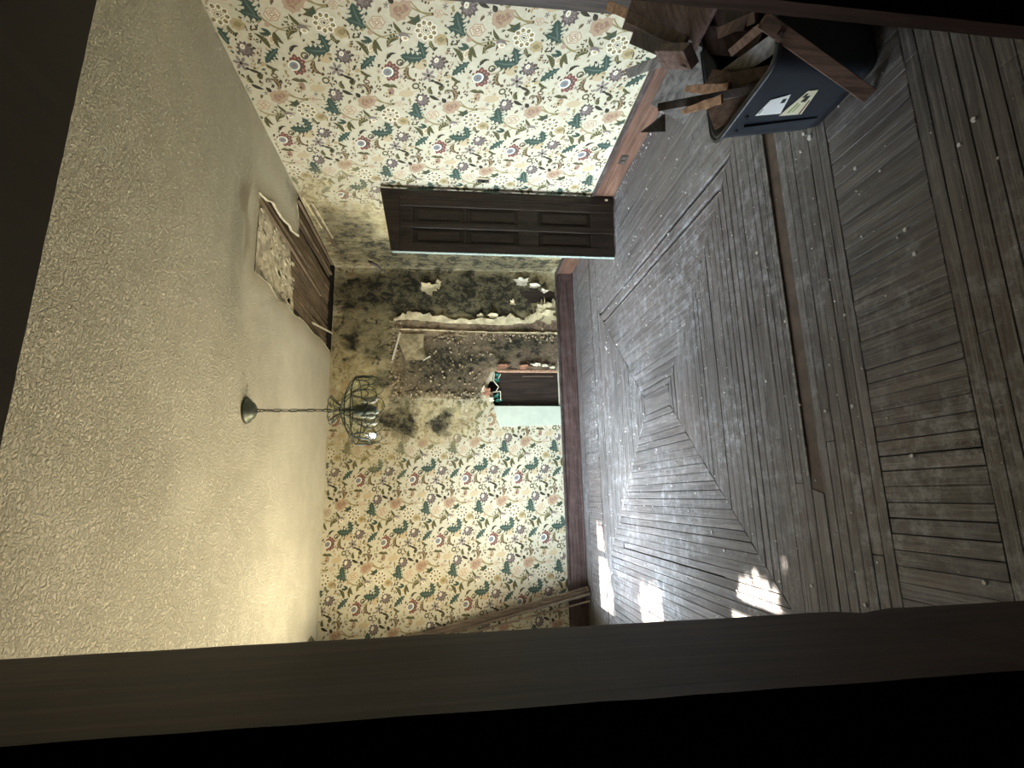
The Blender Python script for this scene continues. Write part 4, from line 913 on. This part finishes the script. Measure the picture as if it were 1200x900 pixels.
# thin dark triangular slab
bm = bmesh.new(); a = [(1.53, 1.83, .565), (1.455, 1.85, .66), (1.425, 1.80, .585)]
A = [bm.verts.new(p) for p in a]; B = [bm.verts.new((p[0]-.01, p[1]-.012, p[2]-.004)) for p in a]; bm.faces.new(A); bm.faces.new(B)
for i in range(3): bm.faces.new((A[i], A[(i+1) % 3], B[(i+1) % 3], B[i]))
tag(obj('dark_triangle', bm, PW['dark']), 'small dark triangle below the pale cut end of the long strip', 'wood scrap', 'scrap wood heaped in the tote')
# angled trim stick standing against the tote
st = empty('bent_trim_stick', (1.31, 1.40, 0), 'brown angled trim stick leaning on the tote corner, foot on the floor', 'stick')
bm = bmesh.new(); beam(bm, (1.318, 1.425, .012), (1.425, 1.275, .475), (.457, -.797, -.395), .048, .024); bmesh.ops.bevel(bm, geom=bm.edges[:], offset=.002, segments=1, affect='EDGES'); s1 = hang(obj('long_arm', bm, PW['stick']), st)
bm = bmesh.new(); beam(bm, (1.418, 1.285, .468), (1.531, 1.5, .440), (-.719, .319, -.618), .026, .024); hang(obj('short_arm', bm, PW['stick']), st)
bm = bmesh.new(); beam(bm, (1.398, 1.30, .40), (1.405, 1.293, .418), (.457, -.797, -.395), .012, .034); hang(obj('nail_mark', bm, M_CAP), st)

# ------------------------------------------------------------------ unseen leaf mask added outside the windows, gaps shaped to cast the sun patches
PATCH = [[(-.28, 5.36), (-.34, 5.15), (-.84, 4.92), (-1.2, 4.93), (-1.45, 5.5), (-.68, 5.44)], [(-.71, 4.11), (-.69, 3.88), (-.74, 3.58), (-.80, 3.45), (-1.25, 3.5), (-1.2, 4.15)],
         [(-.62, 2.72), (-.47, 2.60), (-.43, 2.50), (-.47, 2.36), (-.8, 2.30), (-.9, 2.62)]]
co, fa = [], []; R = random.Random(5)
for k in range(5200):
    x, y = R.uniform(-1.5, .6), R.uniform(1.6, 5.9)
    if any(inside(p, x, y) or seg_near(p, x, y)[0] < .045 for p in PATCH) and R.random() < (.93 if x < -.68 and y < 4.2 else .985): continue
    s = R.uniform(3.2, 4.6); c = Vector((x, y, 0))-SUN_DIR*s; rr = R.uniform(.05, .09)
    if any(inside(p, x, y) or seg_near(p, x, y)[0] < .09 for p in PATCH): rr = .03
    U = Vector((R.uniform(-1, 1), R.uniform(-1, 1), R.uniform(-1, 1))).normalized(); U = (U-SUN_DIR*U.dot(SUN_DIR)*.8).normalized(); V = U.cross(SUN_DIR).normalized()
    i = len(co); co += [tuple(c-U*rr*1.3), tuple(c+V*rr*.8), tuple(c+U*rr*1.3), tuple(c-V*rr*.8)]; fa.append((i, i+1, i+2, i+3))
me = bpy.data.meshes.new('sun_mask_mesh'); me.from_pydata(co, [], fa); me.update()
tree = empty('sun_mask_tree', (-3.6, 3.7, 0), 'unseen leafy tree added outside the left windows to shape the sun patches', 'tree')
fo = hang(link_mesh('sun_mask_foliage', me, M_LEAF, None, 'stuff'), tree)
bm = bmesh.new(); tube(bm, [(-3.6, 3.7, -.1), (-3.55, 3.75, 1.5), (-3.4, 3.7, 3.4)], [.14, .11, .05], 8)
for a in ((-2.4, 2.4, 3.6), (-2.5, 5.0, 3.7), (-3.2, 3.0, 4.2), (-3.0, 4.6, 4.1)): tube(bm, [(-3.5, 3.72, 2.4), a], [.06, .02], 6)
hang(obj('sun_mask_trunk', bm, M_LATH), tree)
bm = bmesh.new(); box(bm, (-8, -3, -.3), (-1.6, 9, -.1)); obj('ground', bm, M_SOIL, None, 'structure')
